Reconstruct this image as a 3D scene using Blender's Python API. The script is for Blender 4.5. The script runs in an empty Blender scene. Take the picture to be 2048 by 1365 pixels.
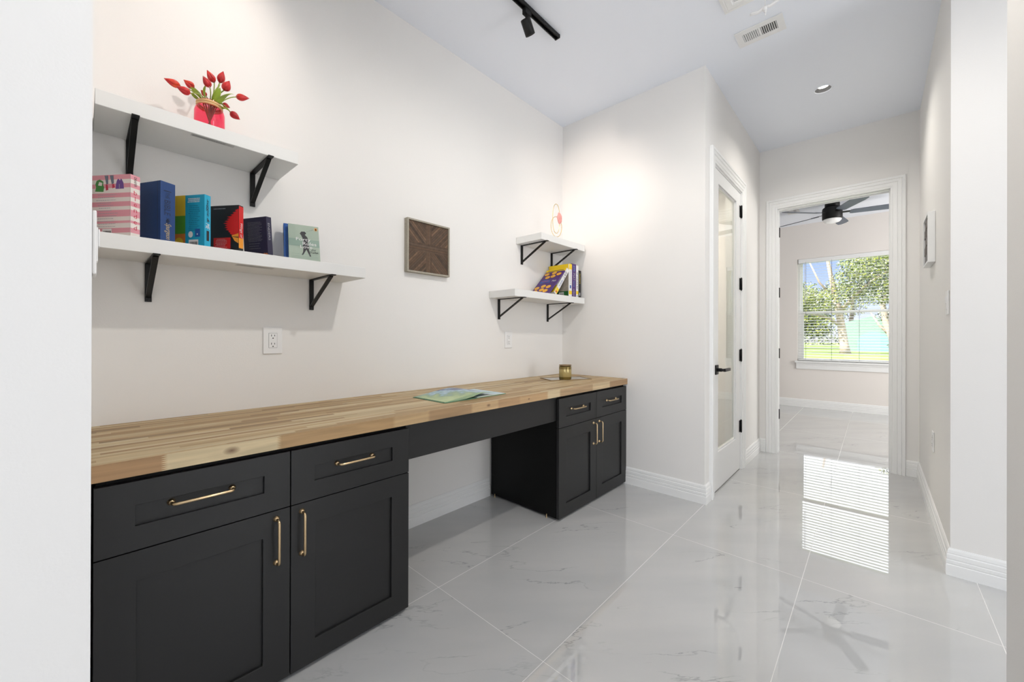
import bpy, math, random
from mathutils import Vector, Matrix
R = math.radians
C = bpy.context.scene.collection
S = bpy.context.scene

# ------------------------------------------------------------------ camera
cam = bpy.data.objects.new('camera', bpy.data.cameras.new('camera'))
C.objects.link(cam)
S.camera = cam
cam.data.sensor_width = 36.0
cam.data.lens = 788.6 * 36.0 / 2048.0
cam.data.shift_y = -(682.5 - 673.12) / 2048.0
cam.data.clip_start = 0.02
cam.data.clip_end = 300
yaw, pit, rol = R(42.6177), R(0.07), R(0.157)
f0 = Vector((math.cos(yaw), math.sin(yaw), 0)); r0 = Vector((math.sin(yaw), -math.cos(yaw), 0)); u0 = Vector((0, 0, 1))
f2 = f0 * math.cos(pit) + u0 * math.sin(pit); u2 = u0 * math.cos(pit) - f0 * math.sin(pit)
r3 = r0 * math.cos(rol) + u2 * math.sin(rol); u3 = u2 * math.cos(rol) - r0 * math.sin(rol)
M = Matrix((r3, u3, -f2)).transposed().to_4x4()
M.translation = (0, 0, 1.15)
cam.matrix_world = M

# ------------------------------------------------------------------ view + cycles light settings
S.view_settings.view_transform = 'Standard'
S.view_settings.look = 'None'
S.view_settings.gamma = 1.0
S.view_settings.use_curve_mapping = False
S.view_settings.exposure = 0.93
S.cycles.use_denoising = True
S.cycles.max_bounces = 12
S.cycles.diffuse_bounces = 6
S.cycles.glossy_bounces = 5
S.cycles.transmission_bounces = 8
S.cycles.transparent_max_bounces = 12
S.cycles.caustics_reflective = False
S.cycles.caustics_refractive = False
S.cycles.sample_clamp_indirect = 4.0

# ------------------------------------------------------------------ world, sun
W = bpy.data.worlds.new('sky'); S.world = W; W.use_nodes = True
wn = W.node_tree.nodes; wl = W.node_tree.links; wn.clear()
sky = wn.new('ShaderNodeTexSky'); sky.sky_type = 'HOSEK_WILKIE'
sky.sun_direction = Vector((-0.55, 0.45, 0.7)).normalized(); sky.turbidity = 2.2; sky.ground_albedo = 0.4
bg = wn.new('ShaderNodeBackground'); bg.inputs[1].default_value = 2.7
wo = wn.new('ShaderNodeOutputWorld')
# bright broken cloud, denser higher up
wtc = wn.new('ShaderNodeTexCoord'); wsp = wn.new('ShaderNodeSeparateXYZ'); wl.new(wtc.outputs['Generated'], wsp.inputs[0])
wnz = wn.new('ShaderNodeTexNoise'); wnz.inputs['Scale'].default_value = 3.2; wnz.inputs['Detail'].default_value = 7; wl.new(wtc.outputs['Generated'], wnz.inputs['Vector'])
wm1 = wn.new('ShaderNodeMapRange'); wm1.inputs[1].default_value = 0.19; wm1.inputs[2].default_value = 0.27; wm1.inputs[3].default_value = -0.22; wm1.inputs[4].default_value = 0.50; wl.new(wsp.outputs[2], wm1.inputs[0])
wad = wn.new('ShaderNodeMath'); wad.operation = 'ADD'; wl.new(wnz.outputs['Fac'], wad.inputs[0]); wl.new(wm1.outputs[0], wad.inputs[1])
wm2 = wn.new('ShaderNodeMapRange'); wm2.inputs[1].default_value = 0.52; wm2.inputs[2].default_value = 0.78; wl.new(wad.outputs[0], wm2.inputs[0])
wmx = wn.new('ShaderNodeMix'); wmx.data_type = 'RGBA'; wl.new(wm2.outputs[0], wmx.inputs[0]); wsk = wn.new('ShaderNodeMix'); wsk.data_type = 'RGBA'; wsk.blend_type = 'MULTIPLY'; wsk.inputs[0].default_value = 1.0; wsk.inputs[7].default_value = (0.98, 0.80, 0.86, 1); wl.new(sky.outputs[0], wsk.inputs[6]); wl.new(wsk.outputs[2], wmx.inputs[6]); wmx.inputs[7].default_value = (0.62, 0.645, 0.68, 1)
wl.new(wmx.outputs[2], bg.inputs[0]); wl.new(bg.outputs[0], wo.inputs[0])

def lamp(kind, name, loc, power, color=(1, 1, 1), aim=None, **kw):
    l = bpy.data.lights.new(name, kind); l.energy = power; l.color = color
    for k, v in kw.items(): setattr(l, k, v)
    o = bpy.data.objects.new(name, l); C.objects.link(o); o.location = loc
    if aim is not None:
        o.rotation_euler = (Vector(aim) - Vector(loc)).to_track_quat('-Z', 'Y').to_euler()
    return o
lamp('SUN', 'sun', (0, 0, 20), 6.5, (1.0, 0.95, 0.86), (0.55 , -0.45 , 19.3), angle=R(0.6))
# area lamps added out of view as soft fill; no windows are built there
COOL = (0.93, 0.96, 1.0)
lamp('AREA', 'fill_area_west', (-4.3, -1.2, 1.5), 40, COOL, (0, -1.2, 2.3), shape='RECTANGLE', size=4.2, size_y=2.5)
lamp('AREA', 'fill_area_south', (-0.8, -3.4, 1.5), 5, COOL, (-0.8, 0, 2.3), shape='RECTANGLE', size=4.6, size_y=2.5)
lamp('AREA', 'fill_area_bedroom', (6.6, -2.1, 1.55), 36, (1.0, .975, .945), (6.6, 0, 1.4), shape='RECTANGLE', size=1.8, size_y=1.8)  # added unseen fill that brightens the bedroom
lamp('AREA', 'fill_area_recess', (2.25, -3.35, 1.45), 22, (0.97, 0.98, 1.0), (1.5, 2.0, 1.5), shape='RECTANGLE', size=1.1, size_y=2.3)  # added unseen fill reaching the desk wall through the recess gap
WARM = (1.0, 0.87, 0.77)
NEUT = (1.0, 0.95, 0.88)

# ------------------------------------------------------------------ materials
def nodes(name):
    m = bpy.data.materials.new(name); m.use_nodes = True
    nt = m.node_tree; b = nt.nodes['Principled BSDF']
    return m, nt, b
def N(nt, t, **kw):
    n = nt.nodes.new(t)
    for k, v in kw.items():
        if k[0] == 'i' and k[1:].isdigit():
            n.inputs[int(k[1:])].default_value = v
        else: setattr(n, k, v)
    return n
def plain(name, col, rough=0.6, metal=0.0, bump=0.0, scale=60.0, spec=0.5, var=0.0):
    """colour with a little procedural variation and surface bump"""
    m, nt, b = nodes(name)
    b.inputs['Base Color'].default_value = (*col, 1)
    b.inputs['Roughness'].default_value = rough
    b.inputs['Metallic'].default_value = metal
    b.inputs['Specular IOR Level'].default_value = spec
    tc = N(nt, 'ShaderNodeTexCoord')
    nz = N(nt, 'ShaderNodeTexNoise'); nz.inputs['Scale'].default_value = scale; nz.inputs['Detail'].default_value = 3
    nt.links.new(tc.outputs['Object'], nz.inputs['Vector'])
    if bump:
        bp = N(nt, 'ShaderNodeBump'); bp.inputs['Strength'].default_value = bump; bp.inputs['Distance'].default_value = 0.002
        nt.links.new(nz.outputs['Fac'], bp.inputs['Height']); nt.links.new(bp.outputs[0], b.inputs['Normal'])
    v = max(var, 0.004)
    mx = N(nt, 'ShaderNodeMix', data_type='RGBA')
    mx.inputs[6].default_value = (*[c * (1 - v) for c in col], 1); mx.inputs[7].default_value = (*[min(1, c * (1 + v)) for c in col], 1)
    nt.links.new(nz.outputs['Fac'], mx.inputs[0]); nt.links.new(mx.outputs[2], b.inputs['Base Color'])
    return m
def math_(nt, op, a, b=None, c=None):
    n = nt.nodes.new('ShaderNodeMath'); n.operation = op
    for i, v in enumerate((a, b, c)):
        if v is None: continue
        if isinstance(v, (int, float)): n.inputs[i].default_value = v
        else: nt.links.new(v, n.inputs[i])
    return n.outputs[0]
def ramp(nt, fac, stops, interp='LINEAR'):
    n = nt.nodes.new('ShaderNodeValToRGB'); cr = n.color_ramp; cr.interpolation = interp
    while len(cr.elements) > 1: cr.elements.remove(cr.elements[0])
    cr.elements[0].position = stops[0][0]; cr.elements[0].color = (*stops[0][1], 1)
    for p, c in stops[1:]:
        e = cr.elements.new(p); e.color = (*c, 1)
    nt.links.new(fac, n.inputs[0])
    return n.outputs[0]

MAT = {}
MAT['wall'] = plain('wall_paint', (0.81, 0.797, 0.778), 0.75, bump=0.12, scale=180)
MAT['bedwall'] = plain('bedroom_wall_paint', (0.80, 0.76, 0.725), 0.75, bump=0.12, scale=180)
MAT['ceil'] = plain('ceiling_paint', (0.84, 0.875, 0.945), 0.85, bump=0.12, scale=150)
MAT['trim'] = plain('white_trim_paint', (0.84, 0.845, 0.84), 0.35, scale=40)
MAT['shelf'] = plain('white_laminate', (0.76, 0.76, 0.745), 0.45, scale=30)
MAT['black'] = plain('black_metal', (0.0035, 0.0035, 0.0035), 0.45, 0.0, bump=0.05, scale=200, spec=0.3)
MAT['cab'] = plain('charcoal_cabinet_paint', (0.0095, 0.0095, 0.0097), 0.42, bump=0.04, scale=120, var=0.10)
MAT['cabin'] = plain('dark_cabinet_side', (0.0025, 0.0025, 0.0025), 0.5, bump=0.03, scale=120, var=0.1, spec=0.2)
MAT['brass'] = plain('brushed_brass', (0.62, 0.46, 0.27), 0.28, 1.0, scale=90, var=0.06)
MAT['plate'] = plain('white_plastic', (0.82, 0.82, 0.82), 0.35)
MAT['slot'] = plain('socket_slot', (0.01, 0.01, 0.01), 0.6)
MAT['slot_lt'] = plain('shadow_gap', (0.10, 0.10, 0.09), 0.7)
MAT['steel'] = plain('steel', (0.6, 0.6, 0.6), 0.3, 1.0)
MAT['vent'] = plain('white_metal_grille', (0.80, 0.80, 0.80), 0.4)
MAT['dark'] = plain('duct_shade_paint', (0.05, 0.05, 0.05), 0.8)
MAT['page'] = plain('paper_pages', (0.80, 0.77, 0.68), 0.8, bump=0.3, scale=300)
MAT['blade'] = plain('fan_blade_slate', (0.10, 0.12, 0.155), 0.45, scale=15, var=0.12)
MAT['pink'] = None
def emit(name, col, s):
    m, nt, b = nodes(name)
    b.inputs['Base Color'].default_value = (0.8, 0.8, 0.8, 1)
    b.inputs['Emission Color'].default_value = (*col, 1); b.inputs['Emission Strength'].default_value = s
    return m
MAT['bulb'] = emit('lamp_lens', (1, 0.96, 0.9), 6.0)
MAT['fanlens'] = emit('fan_light_lens', (1, 0.98, 0.94), 0.06)

def floor_mat():
    m, nt, b = nodes('polished_marble_tile')
    tc = N(nt, 'ShaderNodeTexCoord'); sp = N(nt, 'ShaderNodeSeparateXYZ'); nt.links.new(tc.outputs['Object'], sp.inputs[0])
    x, y = sp.outputs[0], sp.outputs[1]
    def joint(v, o, p, w):
        t = math_(nt, 'FRACT', math_(nt, 'DIVIDE', math_(nt, 'SUBTRACT', v, o), p))
        d = math_(nt, 'MULTIPLY', math_(nt, 'MINIMUM', t, math_(nt, 'SUBTRACT', 1.0, t)), p)
        return math_(nt, 'LESS_THAN', d, w)
    jx = joint(x, 1.105 - 12.2, 1.22, 0.0009); jy = joint(y, 1.470 - 12.16, 0.608, 0.0012)
    j = math_(nt, 'MAXIMUM', jx, jy)
    # per-tile shift of the veining
    ix = math_(nt, 'FLOOR', math_(nt, 'DIVIDE', math_(nt, 'SUBTRACT', x, 1.105 - 12.2), 1.22))
    iy = math_(nt, 'FLOOR', math_(nt, 'DIVIDE', math_(nt, 'SUBTRACT', y, 1.470 - 12.16), 0.608))
    cid = N(nt, 'ShaderNodeCombineXYZ'); nt.links.new(ix, cid.inputs[0]); nt.links.new(iy, cid.inputs[1])
    wnz = N(nt, 'ShaderNodeTexWhiteNoise', noise_dimensions='3D'); nt.links.new(cid.outputs[0], wnz.inputs[0])
    off = N(nt, 'ShaderNodeVectorMath', operation='MULTIPLY_ADD'); nt.links.new(wnz.outputs['Color'], off.inputs[0]); off.inputs[1].default_value = (7, 7, 7)
    mp = N(nt, 'ShaderNodeMapping'); mp.inputs['Rotation'].default_value = (0, 0, R(46)); 
    nt.links.new(tc.outputs['Object'], mp.inputs[0]); nt.links.new(mp.outputs[0], off.inputs[2])
    st = N(nt, 'ShaderNodeMapping'); st.inputs['Scale'].default_value = (0.8, 3.4, 1); nt.links.new(off.outputs[0], st.inputs[0])
    n1 = N(nt, 'ShaderNodeTexNoise'); n1.inputs['Scale'].default_value = 1.15; n1.inputs['Detail'].default_value = 7; n1.inputs['Roughness'].default_value = 0.55; n1.inputs['Distortion'].default_value = 0.25
    nt.links.new(st.outputs[0], n1.inputs['Vector'])
    d1 = math_(nt, 'ABSOLUTE', math_(nt, 'SUBTRACT', n1.outputs['Fac'], 0.5))
    v1 = math_(nt, 'SUBTRACT', 1.0, math_(nt, 'MINIMUM', math_(nt, 'DIVIDE', d1, 0.0055), 1.0))
    nm = N(nt, 'ShaderNodeTexNoise'); nm.inputs['Scale'].default_value = 2.6; nm.inputs['Detail'].default_value = 1; nt.links.new(off.outputs[0], nm.inputs['Vector'])
    mk = N(nt, 'ShaderNodeMapRange', interpolation_type='SMOOTHSTEP'); mk.inputs[1].default_value = 0.50; mk.inputs[2].default_value = 0.66; nt.links.new(nm.outputs['Fac'], mk.inputs[0])
    v = math_(nt, 'MULTIPLY', v1, mk.outputs[0])
    n2 = N(nt, 'ShaderNodeTexNoise'); n2.inputs['Scale'].default_value = 2.0; n2.inputs['Detail'].default_value = 6; nt.links.new(st.outputs[0], n2.inputs['Vector'])
    base = ramp(nt, n2.outputs['Fac'], [(0.3, (0.50, 0.505, 0.505)), (0.7, (0.55, 0.55, 0.545))])
    m1 = N(nt, 'ShaderNodeMix', data_type='RGBA'); nt.links.new(math_(nt, 'MULTIPLY', v, 0.9), m1.inputs[0]); nt.links.new(base, m1.inputs[6]); m1.inputs[7].default_value = (0.30, 0.31, 0.31, 1)
    m2 = N(nt, 'ShaderNodeMix', data_type='RGBA'); nt.links.new(j, m2.inputs[0]); nt.links.new(m1.outputs[2], m2.inputs[6]); m2.inputs[7].default_value = (0.76, 0.75, 0.73, 1)
    nt.links.new(m2.outputs[2], b.inputs['Base Color'])
    b.inputs['Roughness'].default_value = 0.02
    b.inputs['IOR'].default_value = 1.95
    rg = math_(nt, 'ADD', 0.006, math_(nt, 'MULTIPLY', j, 0.5)); nt.links.new(rg, b.inputs['Roughness'])
    nb = N(nt, 'ShaderNodeTexNoise'); nb.inputs['Scale'].default_value = 2.2; nb.inputs['Detail'].default_value = 2; nt.links.new(off.outputs[0], nb.inputs['Vector'])
    bp = N(nt, 'ShaderNodeBump'); bp.inputs['Strength'].default_value = 0.035; bp.inputs['Distance'].default_value = 0.003
    nt.links.new(nb.outputs['Fac'], bp.inputs['Height']); nt.links.new(bp.outputs[0], b.inputs['Normal'])
    return m
MAT['floor'] = floor_mat()

WOODS = [(a * .80, b_ * .80, c_ * .73) for a, b_, c_ in [(0.50, 0.33, 0.17), (0.62, 0.45, 0.26), (0.70, 0.54, 0.34), (0.56, 0.38, 0.20), (0.76, 0.62, 0.42), (0.45, 0.28, 0.14), (0.66, 0.48, 0.28), (0.60, 0.41, 0.22), (0.72, 0.57, 0.37), (0.36, 0.23, 0.12)]]
def wood_top():
    m, nt, b = nodes('acacia_butcher_block')
    tc = N(nt, 'ShaderNodeTexCoord'); sp = N(nt, 'ShaderNodeSeparateXYZ'); nt.links.new(tc.outputs['Object'], sp.inputs[0])
    x, y = sp.outputs[0], sp.outputs[1]
    row = math_(nt, 'FLOOR', math_(nt, 'DIVIDE', y, 0.021))
    wr = N(nt, 'ShaderNodeTexWhiteNoise', noise_dimensions='1D'); nt.links.new(row, wr.inputs['W'])
    ln = math_(nt, 'ADD', 0.30, math_(nt, 'MULTIPLY', wr.outputs['Value'], 0.4))
    seg = math_(nt, 'FLOOR', math_(nt, 'DIVIDE', math_(nt, 'ADD', x, math_(nt, 'MULTIPLY', wr.outputs['Value'], 9.3)), ln))
    cb = N(nt, 'ShaderNodeCombineXYZ'); nt.links.new(row, cb.inputs[0]); nt.links.new(seg, cb.inputs[1])
    ws = N(nt, 'ShaderNodeTexWhiteNoise', noise_dimensions='3D'); nt.links.new(cb.outputs[0], ws.inputs[0])
    n = len(WOODS)
    col = ramp(nt, ws.outputs['Value'], [(i / n, WOODS[i]) for i in range(n)], 'CONSTANT')
    grain(nt, b, tc, col, cb.outputs[0])
    return m
def grain(nt, b, tc, col, shift=None):
    mp = N(nt, 'ShaderNodeMapping'); mp.inputs['Scale'].default_value = (3.0, 90, 60); nt.links.new(tc.outputs['Object'], mp.inputs[0])
    if shift is not None:
        ad = N(nt, 'ShaderNodeVectorMath', operation='ADD'); nt.links.new(mp.outputs[0], ad.inputs[0]); nt.links.new(shift, ad.inputs[1]); vec = ad.outputs[0]
    else: vec = mp.outputs[0]
    g = N(nt, 'ShaderNodeTexNoise'); g.inputs['Scale'].default_value = 1.0; g.inputs['Detail'].default_value = 4; g.inputs['Distortion'].default_value = 0.6; nt.links.new(vec, g.inputs['Vector'])
    k = N(nt, 'ShaderNodeMapRange'); k.inputs[1].default_value = 0.3; k.inputs[2].default_value = 0.75; k.inputs[3].default_value = 0.76; k.inputs[4].default_value = 1.12; nt.links.new(g.outputs['Fac'], k.inputs[0])
    mm = N(nt, 'ShaderNodeVectorMath', operation='SCALE'); nt.links.new(col, mm.inputs[0]); nt.links.new(k.outputs[0], mm.inputs['Scale'])
    nt.links.new(mm.outputs[0], b.inputs['Base Color'])
    b.inputs['Roughness'].default_value = 0.5
    bp = N(nt, 'ShaderNodeBump'); bp.inputs['Strength'].default_value = 0.08; bp.inputs['Distance'].default_value = 0.001
    nt.links.new(g.outputs['Fac'], bp.inputs['Height']); nt.links.new(bp.outputs[0], b.inputs['Normal'])
def wood_edge():
    m, nt, b = nodes('acacia_front_stave')
    tc = N(nt, 'ShaderNodeTexCoord'); sp = N(nt, 'ShaderNodeSeparateXYZ'); nt.links.new(tc.outputs['Object'], sp.inputs[0])
    x, z = sp.outputs[0], sp.outputs[2]
    # finger joints: the seams zigzag with height
    t = math_(nt, 'ABSOLUTE', math_(nt, 'SUBTRACT', math_(nt, 'FRACT', math_(nt, 'DIVIDE', z, 0.0055)), 0.5))
    xx = math_(nt, 'ADD', x, math_(nt, 'MULTIPLY', t, 0.03))
    br = [(0.0, (0.50, 0.30, 0.15)), (0.150, (0.80, 0.64, 0.40)), (0.438, (0.55, 0.35, 0.17)), (0.86, (0.66, 0.45, 0.24)), (1.02, (0.50, 0.32, 0.17)), (1.27, (0.68, 0.46, 0.25)), (1.46, (0.54, 0.34, 0.18)), (1.62, (0.62, 0.40, 0.21)), (1.88, (0.76, 0.60, 0.38)), (2.0, (0.55, 0.37, 0.21)), (2.38, (0.74, 0.56, 0.34)), (2.62, (0.48, 0.30, 0.16))]
    col = ramp(nt, math_(nt, 'DIVIDE', xx, 2.9), [(p / 2.9, (c[0] * .82, c[1] * .82, c[2] * .80)) for p, c in br], 'CONSTANT')
    # knots
    kn = None
    for kx, kz, r in ((0.305, 0.803, 0.013), (1.385, 0.804, 0.009), (1.70, 0.800, 0.006)):
        d = math_(nt, 'SQRT', math_(nt, 'ADD', math_(nt, 'POWER', math_(nt, 'MULTIPLY', math_(nt, 'SUBTRACT', x, kx), 0.55), 2.0), math_(nt, 'POWER', math_(nt, 'SUBTRACT', z, kz), 2.0)))
        q = math_(nt, 'SUBTRACT', 1.0, math_(nt, 'MINIMUM', math_(nt, 'DIVIDE', d, r), 1.0))
        kn = q if kn is None else math_(nt, 'MAXIMUM', kn, q)
    kn2 = math_(nt, 'MULTIPLY', math_(nt, 'POWER', kn, 0.8), 0.9)
    mx = N(nt, 'ShaderNodeMix', data_type='RGBA'); nt.links.new(kn2, mx.inputs[0]); nt.links.new(col, mx.inputs[6]); mx.inputs[7].default_value = (0.13, 0.06, 0.03, 1)
    grain(nt, b, tc, mx.outputs[2])
    return m
MAT['woodtop'] = wood_top(); MAT['woodedge'] = wood_edge()

def starburst():
    m, nt, b = nodes('reclaimed_wood_mosaic')
    tc = N(nt, 'ShaderNodeTexCoord'); sp = N(nt, 'ShaderNodeSeparateXYZ'); nt.links.new(tc.outputs['Object'], sp.inputs[0])
    u = math_(nt, 'ABSOLUTE', sp.outputs[0]); v = math_(nt, 'ABSOLUTE', sp.outputs[2])
    sgn = math_(nt, 'ADD', math_(nt, 'MULTIPLY', math_(nt, 'SIGN', sp.outputs[0]), 3.0), math_(nt, 'MULTIPLY', math_(nt, 'SIGN', sp.outputs[2]), 7.0))
    diag = math_(nt, 'FLOOR', math_(nt, 'DIVIDE', math_(nt, 'SUBTRACT', u, v), 0.018))
    vert = math_(nt, 'FLOOR', math_(nt, 'DIVIDE', sp.outputs[0], 0.010))
    hor = math_(nt, 'FLOOR', math_(nt, 'DIVIDE', sp.outputs[2], 0.016))
    isv = math_(nt, 'LESS_THAN', u, 0.022); ish = math_(nt, 'LESS_THAN', v, 0.026)
    def mixv(f, a, c):
        return math_(nt, 'ADD', math_(nt, 'MULTIPLY', f, c), math_(nt, 'MULTIPLY', math_(nt, 'SUBTRACT', 1.0, f), a))
    idx = mixv(ish, mixv(isv, math_(nt, 'ADD', diag, sgn), math_(nt, 'ADD', vert, 50.0)), math_(nt, 'ADD', hor, 90.0))
    def edge(src, p):
        t = math_(nt, 'FRACT', math_(nt, 'DIVIDE', src, p)); return math_(nt, 'LESS_THAN', t, 0.10)
    e = mixv(ish, mixv(isv, edge(math_(nt, 'SUBTRACT', u, v), 0.018), edge(sp.outputs[0], 0.010)), edge(sp.outputs[2], 0.016))
    wn_ = N(nt, 'ShaderNodeTexWhiteNoise', noise_dimensions='1D'); nt.links.new(idx, wn_.inputs['W'])
    col = ramp(nt, wn_.outputs['Value'], [(0, (0.055, 0.034, 0.021)), (0.35, (0.12, 0.068, 0.036)), (0.7, (0.085, 0.055, 0.035)), (1, (0.19, 0.11, 0.06))])
    g = N(nt, 'ShaderNodeTexNoise'); g.inputs['Scale'].default_value = 60; g.inputs['Detail'].default_value = 4; nt.links.new(tc.outputs['Object'], g.inputs['Vector'])
    k = N(nt, 'ShaderNodeMapRange'); k.inputs[3].default_value = 0.5; k.inputs[4].default_value = 1.5; nt.links.new(g.outputs['Fac'], k.inputs[0])
    mm = N(nt, 'ShaderNodeVectorMath', operation='SCALE'); nt.links.new(col, mm.inputs[0]); nt.links.new(k.outputs[0], mm.inputs['Scale'])
    mx = N(nt, 'ShaderNodeMix', data_type='RGBA'); nt.links.new(e, mx.inputs[0]); nt.links.new(mm.outputs[0], mx.inputs[6]); mx.inputs[7].default_value = (0.022, 0.013, 0.008, 1)
    nt.links.new(mx.outputs[2], b.inputs['Base Color']); b.inputs['Roughness'].default_value = 0.7
    bp = N(nt, 'ShaderNodeBump'); bp.inputs['Distance'].default_value = 0.004; nt.links.new(wn_.outputs['Value'], bp.inputs['Height']); nt.links.new(bp.outputs[0], b.inputs['Normal'])
    return m
MAT['star'] = starburst()
MAT['artframe'] = plain('weathered_grey_wood', (0.36, 0.33, 0.27), 0.7, bump=0.4, scale=90, var=0.25)

def glass(name, tint=(1, 1, 1), refl=1.0):
    m, nt, b = nodes(name); nt.nodes.remove(b)
    ge = N(nt, 'ShaderNodeNewGeometry'); dt = N(nt, 'ShaderNodeVectorMath', operation='DOT_PRODUCT')
    nt.links.new(ge.outputs['Incoming'], dt.inputs[0]); nt.links.new(ge.outputs['Normal'], dt.inputs[1])
    k = math_(nt, 'POWER', math_(nt, 'SUBTRACT', 1.0, math_(nt, 'ABSOLUTE', dt.outputs['Value'])), 5.0)
    fr = math_(nt, 'MULTIPLY', math_(nt, 'ADD', 0.07, math_(nt, 'MULTIPLY', k, 0.93)), math_(nt, 'SUBTRACT', 1.0, ge.outputs['Backfacing']))
    tr = N(nt, 'ShaderNodeBsdfTransparent'); tr.inputs[0].default_value = (*tint, 1)
    gl = N(nt, 'ShaderNodeBsdfGlossy'); gl.inputs['Roughness'].default_value = 0.0
    mx = N(nt, 'ShaderNodeMixShader')
    nt.links.new(math_(nt, 'MULTIPLY', fr, refl), mx.inputs[0]); nt.links.new(tr.outputs[0], mx.inputs[1]); nt.links.new(gl.outputs[0], mx.inputs[2])
    nt.links.new(mx.outputs[0], nt.nodes['Material Output'].inputs[0])
    return m
MAT['glass'] = glass('window_glass', refl=0.6)
MAT['doorglass'] = glass('door_glass', (0.9, 0.93, 0.9), 1.3)
MAT['pinkglass'] = glass('pink_glass', (1.0, 0.13, 0.22))
def candleglass():
    m, nt, b = nodes('amber_glass')
    b.inputs['Base Color'].default_value = (0.48, 0.36, 0.10, 1); b.inputs['Roughness'].default_value = 0.12
    b.inputs['Metallic'].default_value = 0.35
    tc = N(nt, 'ShaderNodeTexCoord'); sp = N(nt, 'ShaderNodeSeparateXYZ'); nt.links.new(tc.outputs['Object'], sp.inputs[0])
    ang = math_(nt, 'ARCTAN2', sp.outputs[1], sp.outputs[0])
    zig = math_(nt, 'ABSOLUTE', math_(nt, 'SUBTRACT', math_(nt, 'FRACT', math_(nt, 'MULTIPLY', ang, 2.55)), 0.5))
    s = math_(nt, 'FRACT', math_(nt, 'ADD', math_(nt, 'DIVIDE', sp.outputs[2], 0.012), math_(nt, 'MULTIPLY', zig, 2.6)))
    inb = math_(nt, 'MULTIPLY', math_(nt, 'GREATER_THAN', sp.outputs[2], 0.020), math_(nt, 'LESS_THAN', sp.outputs[2], 0.078))
    h = math_(nt, 'MULTIPLY', math_(nt, 'GREATER_THAN', s, 0.45), inb)
    col = N(nt, 'ShaderNodeMix', data_type='RGBA'); nt.links.new(h, col.inputs[0]); col.inputs[6].default_value = (0.20, 0.14, 0.035, 1); col.inputs[7].default_value = (0.72, 0.60, 0.28, 1)
    nt.links.new(col.outputs[2], b.inputs['Base Color'])
    bp = N(nt, 'ShaderNodeBump'); bp.inputs['Distance'].default_value = 0.003; nt.links.new(h, bp.inputs['Height']); nt.links.new(bp.outputs[0], b.inputs['Normal'])
    return m
MAT['candle'] = candleglass()

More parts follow.
